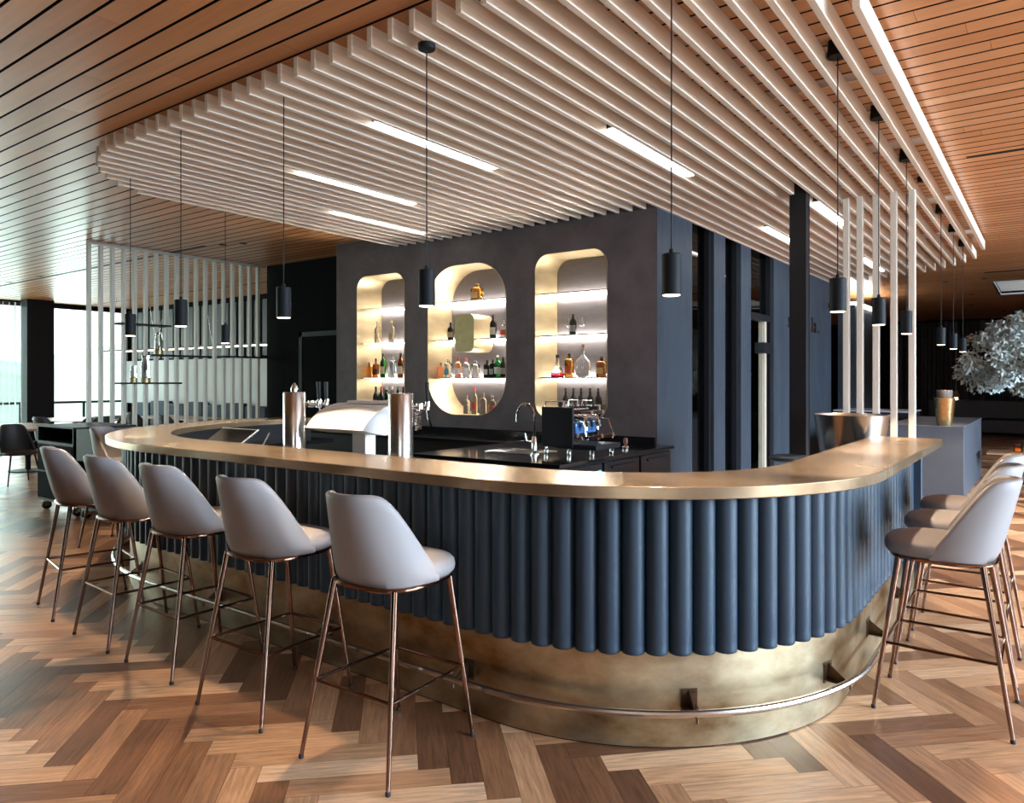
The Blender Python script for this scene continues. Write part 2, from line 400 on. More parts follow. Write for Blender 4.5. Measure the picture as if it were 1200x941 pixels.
# black recess wall with a door, left of the niche wall
struct(bx('wall_recess', (-9.86, 6.95, 0), (-7.56, 7.1, CZ), M_blackwall))
k = MB(); k.box((-9.05, 6.93, 0), (-8.98, 6.95, 2.22)); k.box((-7.75, 6.93, 0), (-7.68, 6.95, 2.22)); k.box((-9.05, 6.93, 2.15), (-7.68, 6.95, 2.22))
dr = struct(k.obj('door_2', M_black))
MB().box((-8.97, 6.935, .01), (-7.76, 6.95, 2.14)).obj('door_leaf', M_blackwall, dr, bevel=.004)
# far dining room wall behind the screen
struct(bx('wall_far', (XL, 9.1, 0), (-9.86, 9.25, CZ), M_blackwall))
k = MB()
for i in range(30): k.box((-18.3 + i * .28, 9.04, 2.02), (-18.3 + i * .28 + .2, 9.1, CZ - .12))
struct(k.obj('trim_5', mat('dark_fin', (0.055, 0.060, 0.066), 0.6)))
struct(bx('trim_6', (XL + .05, 9.02, .95), (-9.9, 9.1, 1.98), M_palewall))
struct(bx('wall_far_side', (-9.98, 7.1, 0), (-9.86, 9.1, CZ), M_blackwall))
# wall behind the bar end towards the lounge
struct(bx('wall_lounge', (-6.0, 25.0, 0), (XR, 25.15, CZ), M_blackwall))
struct(bx('wall_lounge_left', (-6.1, 13.3, 0), (-6.0, 25.0, CZ), M_blackwall))

# window walls
def window_wall(name, n, along, fixed, a, b, zb, zt, bays, sheet):
    """mullions and rails of a glazed wall; along 'x' or 'y'"""
    def P(u, v, z): return (u, v, z) if along == 'x' else (v, u, z)
    def Bx(k, u0, u1, v0, v1, z0, z1):
        p, q = P(u0, v0, z0), P(u1, v1, z1); k.box(tuple(map(min, p, q)), tuple(map(max, p, q)))
    k = MB(); st = (b - a) / bays
    Bx(k, a, b, fixed - .06, fixed + .06, 0, zb); Bx(k, a, b, fixed - .06, fixed + .06, zt, CZ + .2)
    struct(k.obj(name, M_black))
    for i in range(bays):
        k = MB(); u0 = a + i * st; u1 = u0 + st
        for s0, s1, z0, z1 in ((u0, u0 + .05, zb, zt), (u1 - .05, u1, zb, zt), (u0, u1, zb, zb + .05), (u0, u1, zt - .05, zt)): Bx(k, s0, s1, fixed - .04, fixed + .04, z0, z1)
        o = struct(k.obj('window_%d' % (n + i), M_black))
        k = MB(); Bx(k, u0 + .05, u1 - .05, fixed - .004, fixed + .004, zb + .05, zt - .05); k.obj('pane', M_pane, o)
window_wall('wall_left', 11, 'y', XL, YB, 9.1, .06, CZ - .06, 6, None)
window_wall('wall_right', 21, 'y', XR, 1.5, 11.5, .1, CZ - .1, 5, None)
struct(bx('wall_right_7', (XR, YB, 0), (XR + .12, 1.5, CZ + .2), M_blackwall))  # unseen solid wall, added to keep window light off the bar front
window_wall('wall_near', 31, 'x', YB, 1.4, XR, .1, CZ - .1, 4, None)
struct(bx('wall_near_dark', (XL, YB - .1, 0), (1.4, YB + .05, CZ + .2), M_blackwall))  # unseen dark wall, added in place of windows to darken the left brass
struct(bx('wall_right_6', (XR, 11.5, 0), (XR + .12, YF, CZ + .2), M_blackwall))
struct(bx('column', (-18.35, 6.62, 0), (-18.0, 7.16, CZ), M_black))
# outside: terrace and hillside
struct(bx('ground', (-60, -30, -.25), (XL - .1, 60, -.16), M_deck))
k = MB(); rows = []
for i in range(16):
    rows.append([(-32 - i * 3.2 + random.uniform(-.4, .4), -30 + j * 4.5, -.2 + 6.5 * (1 - math.exp(-i / 6)) * (0.75 + .25 * math.sin(j * .9)) + random.uniform(-.25, .25)) for j in range(24)])
k.rings(rows, cap=False, closed=False); hill = struct(k.obj('hillside', M_grassy))
k = MB(); k.box((-20.9, -6, .9), (-20.84, 14, .96))
for i in range(14): k.box((-20.9, -6 + i * 1.5, -.16), (-20.85, -5.95 + i * 1.5, .9))
struct(k.obj('terrace_railing', M_black))

# ================================================================== CANOPY
R1 = 1.27
def canopy_y0(x):
    cl = -6.55 + R1; cr = -0.67 - R1
    if x < cl: return 2.48 + R1 - math.sqrt(max(0, R1 * R1 - (x - cl) ** 2))
    if x > cr: return 2.48 + R1 - math.sqrt(max(0, R1 * R1 - (x - cr) ** 2))
    return 2.48
def canopy_y1(x):
    if x < -3.02: return NY - .004
    return 10.85 + math.sqrt(max(0, 2.2 ** 2 - (x + 2.9) ** 2))
can = thing('slatted_canopy', 'large pale timber slat canopy with rounded corners hung over the bar', 'ceiling canopy', (-3.6, 6.0, SZ))
for kx in range(42):
    x = -0.69 - kx * 0.1432
    if x < -6.56: break
    y0, y1 = canopy_y0(x - .01), canopy_y1(x)
    t = .017; h = .105
    b = MB(); bv = .05
    b.rings([[(s, y0 - 6.0, 0), (s, y0 - 6.0, h), (s, y1 - 6.0, h), (s, y1 - 6.0, 0)] for s in (-t, t)])
    b.obj('slat', M_slat, can, (x + 3.6, 0, 0), bevel=.003, tone=random.random())
for xa, yy in ((-5.9, 3.0), (-6.4, 4.6), (-6.4, 6.1), (-2.9, 8.2), (-2.9, 10.2)):
    MB().box((xa, yy - .008, SZ + .1052), (-.72, yy + .008, CZ)).obj('hanging_batten', M_slat, can, (3.6, -6.0, -SZ), tone=.3)

# strip lights between the slats
SL = [(-3.482, 3.25, 4.53, 'long strip light nearest the bar front, left of the lamp cord, in the slatted canopy'), (-4.77, 3.65, 4.98, 'second strip light from the left in the slatted canopy'), (-5.63, 4.72, 6.03, 'leftmost strip light in the slatted canopy, ending at the niche wall'),
      (-2.337, 4.26, 5.62, 'bright strip light in the canopy above the corner of the dark niche wall'), (-1.764, 7.15, 8.45, 'short strip light seen just right of the black steel column top'),
      (-2.48, 8.0, 9.3, 'strip light seen right beside the middle of the black column, near the blue wall'), (-2.05, 10.8, 12.2, 'farthest strip light in the canopy, seen between the white posts')]
for i, (x, y0, y1, lb) in enumerate(SL):
    t = thing('strip_light', lb, 'strip light', (x, (y0 + y1) / 2, SZ), 0, 'linear lights in the canopy')
    L = (y1 - y0) / 2
    MB().box((-.027, -L, .03), (.027, L, .09)).obj('housing', M_blacksteel, t)
    MB().box((-.024, -L + .02, .012), (.024, L - .02, .03)).obj('diffuser', M_strip, t)

# ================================================================== BAR
RC, RL = 1.35, 2.3
def outline():
    """outer edge of the counter from its right end round to the left arm: (point, outward normal)"""
    pts = []
    def line(p, q, nrm, step=.05):
        n = max(1, int(math.dist(p, q) / step))
        for i in range(n): pts.append(((p[0] + (q[0] - p[0]) * i / n, p[1] + (q[1] - p[1]) * i / n), nrm))
    def arc(c, r, a0, a1, n):
        for i in range(n):
            a = a0 + (a1 - a0) * i / n; pts.append(((c[0] + r * math.cos(a), c[1] + r * math.sin(a)), (math.cos(a), math.sin(a))))
    line((-.62, 5.95), (-.62, 3.735), (1, 0)); arc((-1.97, 3.735), RC, 0, -PI / 2, 44)
    line((-1.97, 2.385), (-4.7, 2.385), (0, -1)); arc((-4.7, 4.685), RL, -PI / 2, -PI, 70)
    line((-7.0, 4.685), (-7.0, 5.2), (-1, 0)); pts.append(((-7.0, 5.2), (-1, 0)))
    return pts
OUT = outline()
def off(d): return [(p[0] - n[0] * d, p[1] - n[1] * d) for p, n in OUT]
BZ = 1.09
bar = thing('bar_counter', 'curved bar with brass top, padded navy front and antique brass kick panel', 'bar', (-3.0, 2.6, 0))
BO = Vector((-3.0, 2.6, 0))
def ribbon(d0, d1, z0, z1, name, m, bevel=0, parent=bar, ang=35):
    A = off(d0); B = off(d1); k = MB()
    k.rings([[(a[0] - BO.x, a[1] - BO.y, z0), (a[0] - BO.x, a[1] - BO.y, z1), (b[0] - BO.x, b[1] - BO.y, z1), (b[0] - BO.x, b[1] - BO.y, z0)] for a, b in zip(A, B)])
    return k.obj(name, m, parent, bevel=bevel, ang=ang)
ribbon(0, .45, BZ - .05, BZ, 'counter_top', M_brasstop, bevel=.004)
ribbon(.165, .20, 0.006, .46, 'kick_panel', M_brasskirt)
ribbon(.168, .20, .46, BZ - .05, 'front_backing', M_bluepanel)
ribbon(.17, .40, 0.0, .006, 'plinth_strip', M_black)
ribbon(.39, .42, .05, BZ - .05, 'inner_panel', M_black)
ribbon(.425, .80, .84, .88, 'under_counter_shelf', M_gloss)
MB().box((-5.7 - BO.x, 3.18 - BO.y, .84), (-2.2 - BO.x, 3.56 - BO.y, .879)).obj('work_shelf', M_gloss, bar)
# padded rolls round the front
cum = [0.0]; Pp = off(.158)
for p, q in zip(Pp, Pp[1:]): cum.append(cum[-1] + math.dist(p, q))
def at_s(s):
    for i in range(len(cum) - 1):
        if cum[i + 1] >= s:
            t = (s - cum[i]) / (cum[i + 1] - cum[i])
            p, q = Pp[i], Pp[i + 1]; n0, n1 = OUT[i][1], OUT[i + 1][1]
            n = Vector((n0[0] + (n1[0] - n0[0]) * t, n0[1] + (n1[1] - n0[1]) * t)).normalized()
            return (p[0] + (q[0] - p[0]) * t, p[1] + (q[1] - p[1]) * t), n
    return Pp[-1], Vector(OUT[-1][1])
k = MB(); s = .60; PW = .0955; npl = 0
while s < cum[-1] - .05:
    (px, py), n = at_s(s); tx, ty = -n.y, n.x
    rings = []
    for z, sc in ((.395, .94), (.399, .99), (.408, 1.0), (.425, 1.0), (.432, .985), (.438, 1.0), (.6, 1.0), (.85, 1.0), (BZ - .051, 1.0)):
        ring = []
        for j in range(14):
            a = 2 * PI * j / 14; u = math.cos(a) * .0485 * sc; v = math.sin(a) * .050 * sc
            ring.append((px + tx * u + n.x * v - BO.x, py + ty * u + n.y * v - BO.y, z))
        rings.append(ring)
    k.rings(rings); s += PW; npl += 1
k.obj('padded_front', M_leather, bar, ang=60)
# smooth blue end pier under the right end of the top
k = MB(); k.box((-1.05 - BO.x, 5.36 - BO.y, .006), (-.745 - BO.x, 5.40 - BO.y, BZ - .05)); k.box((-1.05 - BO.x, 5.40 - BO.y, .006), (-.80 - BO.x, 5.90 - BO.y, BZ - .05)); k.box((-1.05 - BO.x, 5.86 - BO.y, .006), (-.74 - BO.x, 5.92 - BO.y, BZ - .05))
k.obj('end_pier', M_bluepanel, bar, bevel=.004)
k = MB(); k.box((-.80 - BO.x, 5.43 - BO.y, BZ - .09), (-.735 - BO.x, 5.86 - BO.y, BZ - .05)); k.obj('end_bracket', M_steel, bar)
# foot rail
rail = MB(); rp_ = [(p[0] - BO.x, p[1] - BO.y, .19) for p in off(.055)[6:-4]]
rail.tube(rp_, .0145, 10); rail = rail.obj('foot_rail', M_rail, bar)
ss = [.9, 1.7, 2.45, 3.22, 4.22, 5.2, 6.2, 7.2, 8.2, 9.2]
Pfull = off(.165); cum2 = [0.0]
for p, q in zip(Pfull, Pfull[1:]): cum2.append(cum2[-1] + math.dist(p, q))
for s in ss:
    i = min(range(len(cum2)), key=lambda q: abs(cum2[q] - s)); p = Pfull[i]; n = Vector(OUT[i][1])
    k = MB(); T = Vector((-n.y, n.x)); o = Vector((p[0] - BO.x, p[1] - BO.y))
    def pt(u, v, z): q = o + T * u + n * v; return (q.x, q.y, z)
    def obx(u0, u1, v0, v1, z0, z1):
        k.rings([[pt(u0, v0, z), pt(u1, v0, z), pt(u1, v1, z), pt(u0, v1, z)] for z in (z0, z1)])
    obx(-.034, .034, 0, .005, .155, .245); obx(-.034, .034, 0, .10, .168, .173)
    k.rings([[pt(u, 0.004, .24), pt(u, .10, .173), pt(u, .004, .173)] for u in (-.003, .003)])
    k.cyl(pt(0, .105, .150), pt(0, .105, .172), .006, n=8)
    for u in (-.022, .022): k.cyl(pt(u, .005, .228), pt(u, .010, .228), .005, n=8)
    k.obj('bracket', M_bracket, rail)

# ================================================================== STOOLS
def shell_mesh(zb=.705, H=.355, a=.222, b=.205, lean=.075, th=.030, narrow=.05):
    """wrapped bucket back: rear corners high, sides running down to the seat"""
    N = 44; Mv = 9; TE = math.radians(99); T0 = math.radians(52)
    k = MB(); secs = []
    def plan(th_, f, inset):
        sx_ = math.sin(th_); cy_ = math.cos(th_)
        px = (a - narrow * f - inset) * math.copysign(abs(sx_) ** .82, sx_)
        py = -(b - inset) * math.copysign(abs(cy_) ** .9, cy_) - lean * f * max(0, cy_ * .75 + .25)
        return px, py
    for i in range(N + 1):
        th_ = -TE + 2 * TE * i / N
        r = max(.02, (math.cos(th_) - math.cos(TE)) / (math.cos(T0) - math.cos(TE)))
        h = (1 + r ** -11) ** (-1 / 11)
        h = .05 + .95 * h
        sec = []
        for j in range(Mv + 1):
            v = j / Mv; f = h * v; tuck = .016 * (1 - v) ** 8
            x, y = plan(th_, f, tuck); sec.append((x, y, zb + H * f))
        zt = zb + H * h
        for q in range(1, 5):
            ang = PI * q / 5; x, y = plan(th_, h, th / 2 - th / 2 * math.cos(ang)); sec.append((x, y, zt + th / 2 * math.sin(ang) * .9))
        for j in range(Mv + 1):
            v = 1 - j / Mv; f = h * v; x, y = plan(th_, f, th + .03 * (1 - v) ** 3); sec.append((x, y, zb + .01 + (H * h - .01) * v))
        secs.append(sec)
    k.rings(secs, cap=True)
    return k
def seat_mesh(zb=.705, zt=.788, a=.222, b0=-.165, b1=.248):
    k = MB(); prof = [(.80, 0), (.93, .004), (.985, .014), (1.0, .028), (.985, .042), (.93, .052), (.8, .058), (.6, .061), (.3, .062), (.05, .062)]
    n = 40; rs = []
    for r, z in prof:
        ring = []
        for j in range(n):
            t = 2 * PI * j / n; c, s_ = math.cos(t), math.sin(t); e = 2 / 2.6
            x = a * r * math.copysign(abs(c) ** e, c); y = (b0 + b1) / 2 + (b1 - b0) / 2 * r * math.copysign(abs(s_) ** e, s_)
            ring.append((x, y, zb + z * (zt - zb) / .062))
        rs.append(ring)
    k.rings(rs); return k
FEET = [(-.237, -.265), (.237, -.265), (.212, .265), (-.212, .265)]
TOPS = [(-.166, -.156), (.166, -.156), (.163, .170), (-.163, .170)]
def make_stool(label):
    t = thing('bar_stool', label, 'bar stool')
    seat_mesh().obj('seat', M_stool, t, ang=80)
    shell_mesh(a=.226, b=.208, lean=.085, narrow=.045).obj('backrest', M_stool, t, ang=80)
    k = MB(); pts = []
    for j in range(48):
        a = 2 * PI * j / 48; c, s_ = math.cos(a), math.sin(a); pts.append((.205 * math.copysign(abs(c) ** .66, c), .008 + .205 * math.copysign(abs(s_) ** .66, s_), .701))
    k.tube(pts, .0095, 10, closed=True); k.obj('seat_ring', M_copper, t)
    for f, tp in zip(FEET, TOPS):
        lg = MB().cyl((f[0], f[1], .012), (tp[0], tp[1], .700), .0085, .0135, 14).obj('leg', M_copper, t)
        MB().lathe([(.009, 0), (.0105, .003), (.0105, .012), (.008, .018)], (f[0], f[1], 0), 12).obj('foot_glide', M_rubber, lg)
    k = MB(); q = [(f[0] + (tp[0] - f[0]) * .43, f[1] + (tp[1] - f[1]) * .43, .305) for f, tp in zip(FEET, TOPS)]
    for i in range(4): k.cyl(q[i], q[(i + 1) % 4], .0072, n=10)
    k.obj('footrest', M_copper, t)
    return t
G = 'bar stools around the counter'
st = [((-2.175, 2.125), 0.03, 'nearest grey bar stool of the left row, in the middle foreground'),
      ((-2.957, 2.145), 0.02, 'second nearest grey bar stool of the row along the bar front'),
      ((-3.730, 2.19), -0.02, 'third bar stool along the bar front, middle of the row of five'),
      ((-4.400, 2.21), -0.06, 'fourth bar stool along the bar front, between the leftmost one and the middle one'),
      ((-5.185, 2.29), -0.20, 'leftmost grey bar stool of the row, in front of the black trolleys'),
      ((-6.93, 3.34), -1.02, 'bar stool behind the others, facing us at the rounded left end of the counter'),
      ((-.395, 3.905), PI / 2, 'nearest bar stool on the right side of the bar'),
      ((-.405, 4.545), PI / 2, 'middle bar stool of the three on the right side of the bar'),
      ((-.410, 5.185), PI / 2, 'farthest bar stool of the three on the right side of the bar')]
proto = make_stool(st[0][2]); proto['group'] = G; proto.location = (*st[0][0], 0); proto.rotation_euler = (0, 0, st[0][1])
for (x, y), rz, lb in st[1:]: dup(proto, (x, y, 0), rz, lb, G)

# ================================================================== PENDANTS
def spot(parent, e, ang=112):
    l = bpy.data.lights.new('lamp_beam', 'SPOT'); l.energy = e; l.color = (1.0, 0.77, 0.53); l.spot_size = math.radians(ang); l.spot_blend = .2; l.shadow_soft_size = .022
    o = bpy.data.objects.new('lamp_beam', l); C.objects.link(o); o.parent = parent; o.location = (0, 0, -.016); return o
def pendant(x, y, ztop, label, energy, mount=True, ang=97):
    zb = 1.862; h = .174; r = .041
    t = thing('pendant_lamp', label, 'pendant lamp', (x, y, zb), 0, 'black cylinder pendants above the counter')
    k = MB(); k.lathe([(r, 0), (r, h - .004), (r - .004, h), (.006, h)], n=28, cap=False); k.lathe([(r - .004, .0), (r - .004, .014), (.004, .03)], n=28, cap=False)
    k.lathe([(r - .004, 0), (r, 0)], n=28, cap=False); k.lathe([(.011, h), (.009, h + .02), (.003, h + .024)], n=12)
    sh = k.obj('lamp_shade', M_shade, t)
    MB().lathe([(.030, -.004), (.036, -.002), (.036, .009)], n=20).obj('lamp_lens', M_lamp, sh)
    MB().cyl((0, 0, h + .02), (0, 0, ztop - zb - .01), .0032, n=8).obj('cord', M_black, t)
    if mount: MB().lathe([(.050, ztop - zb - .085), (.052, ztop - zb - .080), (.048, ztop - zb)], n=24).obj('ceiling_mount', M_shade, t)
    elif mount is False: MB().lathe([(.040, SZ - zb - .026), (.043, SZ - zb - .02), (.043, SZ - zb - .001)], n=24).obj('ceiling_mount', M_shade, t)
    spot(t, energy, ang); return t
PE = 92
PLS = [(-2.442, 2.62, 'black pendant lamp hanging in front of the oval middle niche'), (-3.558, 2.62, 'black pendant lamp hanging left of the niches, before the black wall'), (-4.657, 2.62, 'black pendant lamp in front of the timber screen, the largest looking of the three there'),
       (-5.982, 2.94, 'black pendant lamp leftmost of all, in front of the timber screen'), (-6.42, 4.06, 'small looking black pendant lamp before the right part of the timber screen'), (-1.297, 2.90, 'black pendant lamp in front of the blue wall corner, above the rounded bar corner')]
for i, (x, y, lb) in enumerate(PLS): pendant(x, y, CZ, lb, PE, None if i else False)
PRS = [(4.11, 'nearest of the black pendant lamps over the right bar arm, before the first white post'), (5.24, 'second black pendant lamp over the right bar arm, left of the fourth post'), (6.36, 'third black pendant lamp over the right bar arm, beside the rightmost white post'),
       (8.55, 'black pendant lamp farther back, left of the three small ones near the pale tree'), (9.70, 'black pendant lamp farther back, middle of the three small ones near the pale tree'), (10.80, 'black pendant lamp farther back, closest to the pale tree foliage')]
for y, lb in PRS: pendant(-.905, y, CZ, lb, PE)
tag(MB().lathe([(.045, CZ - .04), (.05, CZ - .02), (.05, CZ)], n=20).obj('smoke_detector', M_shade, None, (-.905, 7.29, 0)), 'small black ceiling detector between the canopy slats, no cord below it', 'detector')

# ================================================================== POSTS, COLUMN, SIGN
for i, x in enumerate((-1.487, -1.375, -1.245, -1.105, -.965)):
    nm = ['first white timber post from the left, beside the wine cooler', 'second white timber post from the left', 'middle one of the five white timber posts', 'fourth white timber post from the left', 'rightmost white timber post, in front of the grey plinth'][i]
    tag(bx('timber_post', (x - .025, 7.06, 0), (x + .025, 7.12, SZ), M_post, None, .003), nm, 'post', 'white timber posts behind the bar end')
k = MB(); 
k.box((-.07, -.06, 0), (.07, -.048, CZ)); k.box((-.07, .048, 0), (.07, .06, CZ)); k.box((-.006, -.048, 0), (.006, .048, CZ)); k.box((.052, -.048, 0), (.066, .048, CZ)); k.box((-.066, -.048, 0), (-.052, .048, CZ))
struct(k.obj('column_steel', M_blacksteel, None, (-1.79, 6.70, 0)))

sg = thing('wall_sign', 'bronze lettered sign on the blue wall, partly hidden by the black column', 'sign', (-2.995, 10.6, 2.25))
def letter(ch, y, z, size, par=sg):
    cu = bpy.data.curves.new('letter', 'FONT'); cu.body = ch; cu.size = size; cu.extrude = .008
    o = bpy.data.objects.new('letter', cu); C.objects.link(o)
    dg = bpy.context.evaluated_depsgraph_get(); me = bpy.data.meshes.new_from_object(o.evaluated_get(dg)); bpy.data.objects.remove(o)
    me.materials.clear(); me.materials.append(M_bracket)
    o = bpy.data.objects.new('letter', me); C.objects.link(o); o.parent = par; o.location = (0.004, y, z); o.rotation_euler = (PI / 2, 0, PI / 2)
letter('s', .02, 0, .34)
for ch, y in (('n', 1.0), ('l', 1.27), ('a', 1.40), ('.', 1.66)): letter(ch, y, 0, .34)
letter('–', 1.24, -.14, .12)
# wall-mounted small black projector on the blue wall
t = thing('wall_spotlight', 'small black spotlight on the far end of the blue wall', 'spotlight', (-2.99, 13.0, 2.75))
MB().box((-.01, -.03, -.04), (.02, .03, .04)).obj('bracket', M_black, t); MB().cyl((.02, 0, 0), (.14, -.05, -.03), .05, n=16).obj('head', M_black, t)

# ================================================================== SCREEN
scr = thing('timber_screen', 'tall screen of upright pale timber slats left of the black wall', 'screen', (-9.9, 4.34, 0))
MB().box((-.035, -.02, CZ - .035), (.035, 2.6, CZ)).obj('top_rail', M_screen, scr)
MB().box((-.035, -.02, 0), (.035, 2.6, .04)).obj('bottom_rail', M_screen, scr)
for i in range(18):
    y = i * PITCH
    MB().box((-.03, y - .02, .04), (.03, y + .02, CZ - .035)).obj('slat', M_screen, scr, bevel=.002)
for y0, y1, z in ((4.66, 5.36, 2.26), (5.08, 5.96, 1.855), (4.66, 5.51, 1.475), (6.12, 6.92, 1.865)):
    k = MB(); k.box((-.10, y0 - 4.34, z - .022), (.14, y1 - 4.34, z))
    k.obj('shelf', M_black, scr, bevel=.002)
def lantern(y, z, h, r, label, tall=True):
    t = thing('glass_lantern', label, 'lantern', (-9.80, y, z), 0, 'glass lanterns on the screen shelves')
    MB().lathe([(r, 0), (r, .06), (r * .9, .065)], n=18).obj('brass_base', M_brassdull, t)
    k = MB(); k.lathe([(r * .95, .066), (r * .97, h * .6), (r * .75, h * .85), (r * .8, h)], n=18, cap=False); k.lathe([(r * .90, .066), (r * .92, h * .6), (r * .7, h * .85), (r * .75, h)], n=18, cap=False); k.obj('glass_chimney', M_clear, t)
    MB().lathe([(.012, .065), (.012, h * .35), (.004, h * .4)], n=10).obj('candle', M_white, t)
lantern(4.86, 1.475, .22, .045, 'short clear lantern on the lowest screen shelf, left of the taller one'); lantern(5.02, 1.475, .36, .06, 'tall clear lantern on the lowest screen shelf'); lantern(5.20, 1.855, .30, .055, 'clear lantern at the left end of the middle screen shelf')

# ================================================================== NICHES AND BOTTLES
SHZ = [1.535, 1.975, 2.415]
NL = ['left rounded bottle niche lined in brass, half hidden by the white tap hood', 'middle oval bottle niche lined in brass with a brass box inside', 'right rounded bottle niche lined in brass above the coffee machine']
for (x0, x1, r), lb in zip(NICHES, NL):
    xc = (x0 + x1) / 2; W = (x1 - x0) / 2
    t = thing('bottle_niche', lb, 'niche', (xc, NY, ZB0), 0, 'lit bottle niches in the dark wall')
    H = ZT0 - ZB0; D = NB - NY
    o1 = rrect(-W, W, 0, H, r, 12); o2 = rrect(-W + .006, W - .006, .006, H - .006, r - .005, 12)
    k = MB(); k.rings([[(x, y, z) for x, z in o] for o, y in ((o1, D), (o1, -.008), (o2, -.008), (o2, D))], cap=False); k.obj('lining', M_brass, t, ang=50)
    k = MB(); k.prism(o1, 'y', D, D + .01); k.obj('back_panel', M_nback, t)
    for z in SHZ:
        zz = z - ZB0; hw = W - .007
        if zz < r: hw = W - r + math.sqrt(r * r - (r - zz) ** 2) - .01
        if H - zz < r: hw = W - r + math.sqrt(max(0, r * r - (r - (H - zz)) ** 2)) - .01
        spans = [(-hw, hw)]
        if r > .3 and abs(z - 1.975) < .01:      # the brass box interrupts this shelf
            xbox = xpix(546, 6.47) - xc; spans = [(-hw, xbox - .146), (xbox + .146, hw)]
        for a_, b_ in spans:
            sh = MB().box((a_, .05, zz - .010), (b_, D - .035, zz)).obj('glass_shelf', M_shelfglass, t)
            MB().box((a_ + .01, D - .032, zz - .010), (b_ - .01, D - .012, zz + .002)).obj('led_strip', M_led, t)
            MB().box((a_, .046, zz - .011), (b_, .0495, zz + .001)).obj('shelf_edge', M_steel, sh)

GL = {}
def gm(n, c, tr=1.0, rough=.03):
    if n not in GL: GL[n] = mat('glass_' + n, c, rough, trans=tr, ior=1.35)
    return GL[n]
def flat(n, c):
    if n not in GL: GL[n] = mat('print_' + n, c, .5)
    return GL[n]
COLS = dict(clear=(.95, .97, .97), amber=(.80, .33, .06), dark=(.02, .018, .018), green=(.02, .22, .05), brown=(.30, .10, .03), pink=(.9, .42, .25), red=(.55, .01, .03), blue=(.70, .82, .95))
PR = {'wine': [(.9, 0), (1, .02), (1, .58), (.8, .68), (.38, .76), (.34, .97)], 'spirit': [(.92, 0), (1, .02), (1, .62), (.72, .72), (.36, .78), (.34, .93)], 'squat': [(.95, 0), (1, .03), (1, .60), (.85, .70), (.30, .74), (.28, .84)],
      'flask': [(.9, 0), (1, .03), (.98, .16), (.62, .36), (.28, .52), (.24, .88)], 'round': [(.55, 0), (.85, .05), (1, .25), (.97, .42), (.7, .58), (.25, .68), (.2, .92)], 'square': [(.95, 0), (1, .02), (1, .66), (.85, .74), (.35, .78), (.33, .92)]}
def bottle(xw, z, h, r, kind, col, cap, lab, label, yw=6.56, liquid=None, nm='bottle'):
    t = thing(nm, label, nm, (xw, yw, z), 0, 'bottles in the niches')
    n = 4 if kind == 'square' else 16; k = MB(); prof = [(r * a, h * b) for a, b in PR[kind]]
    if kind == 'square':
        rs = [[(a * 1.05 * math.cos(PI * q / 10) ** 1 if False else a * math.copysign(abs(math.cos(2 * PI * q / 20)) ** .5, math.cos(2 * PI * q / 20)), a * .8 * math.copysign(abs(math.sin(2 * PI * q / 20)) ** .5, math.sin(2 * PI * q / 20)), zz) for q in range(20)] for a, zz in prof]; k.rings(rs)
    else: k.lathe(prof, n=n)
    k.obj('bottle_body', gm(col, COLS[col], 0.0 if col == 'dark' else 1.0), t, ang=50)
    top = prof[-1]; cc = {'black': (.01, .01, .01), 'red': (.55, .02, .02), 'gold': (.55, .38, .12), 'white': (.8, .8, .8), 'glass': (.95, .95, .95), 'yellow': (.75, .55, .08), 'brown': (.2, .1, .05), 'green': (.02, .2, .06)}[cap]
    cm = M_clear if cap == 'glass' else flat('cap_' + cap, cc)
    MB().lathe([(top[0] * 1.1, top[1] - h * (.10 if kind == 'wine' else .03)), (top[0] * 1.15, h * .99), (top[0] * .9, h)], n=12).obj('cap', cm, t)
    if lab:
        lc = {'white': (.75, .73, .70), 'cream': (.62, .52, .36), 'black': (.02, .02, .02), 'blue': (.10, .45, .60), 'red': (.55, .08, .05), 'gold': (.55, .40, .15), 'grey': (.3, .3, .3)}[lab]
        k = MB(); a0, a1 = 1.1 * PI, 1.9 * PI; rr = r * 1.015; z0, z1 = h * .16, h * .46
        if kind == 'square': k.box((-r * .7, -r * .83, z0), (r * .7, -r * .815, z1))
        else: k.rings([[(rr * math.cos(a0 + (a1 - a0) * q / 10), rr * math.sin(a0 + (a1 - a0) * q / 10), zz) for q in range(11)] for zz in (z0, z1)], cap=False, closed=False)
        k.obj('bottle_label', flat('label_' + lab, lc), t)
    if liquid:
        k = MB(); k.lathe([(r * .85, h * .02), (r * .93, h * .05), (r * .90, h * .17)], n=16); k.obj('liquid', gm(liquid, COLS[liquid]), t)
    return t
def BT(px, lvl, h, r, *a, **kw):
    Y = kw.pop('yw', 6.56); z = ZB0 + .007 if lvl == 0 else SHZ[lvl - 1] + .001
    return bottle(xpix(px, Y), z, h, r, *a, yw=Y, **kw)
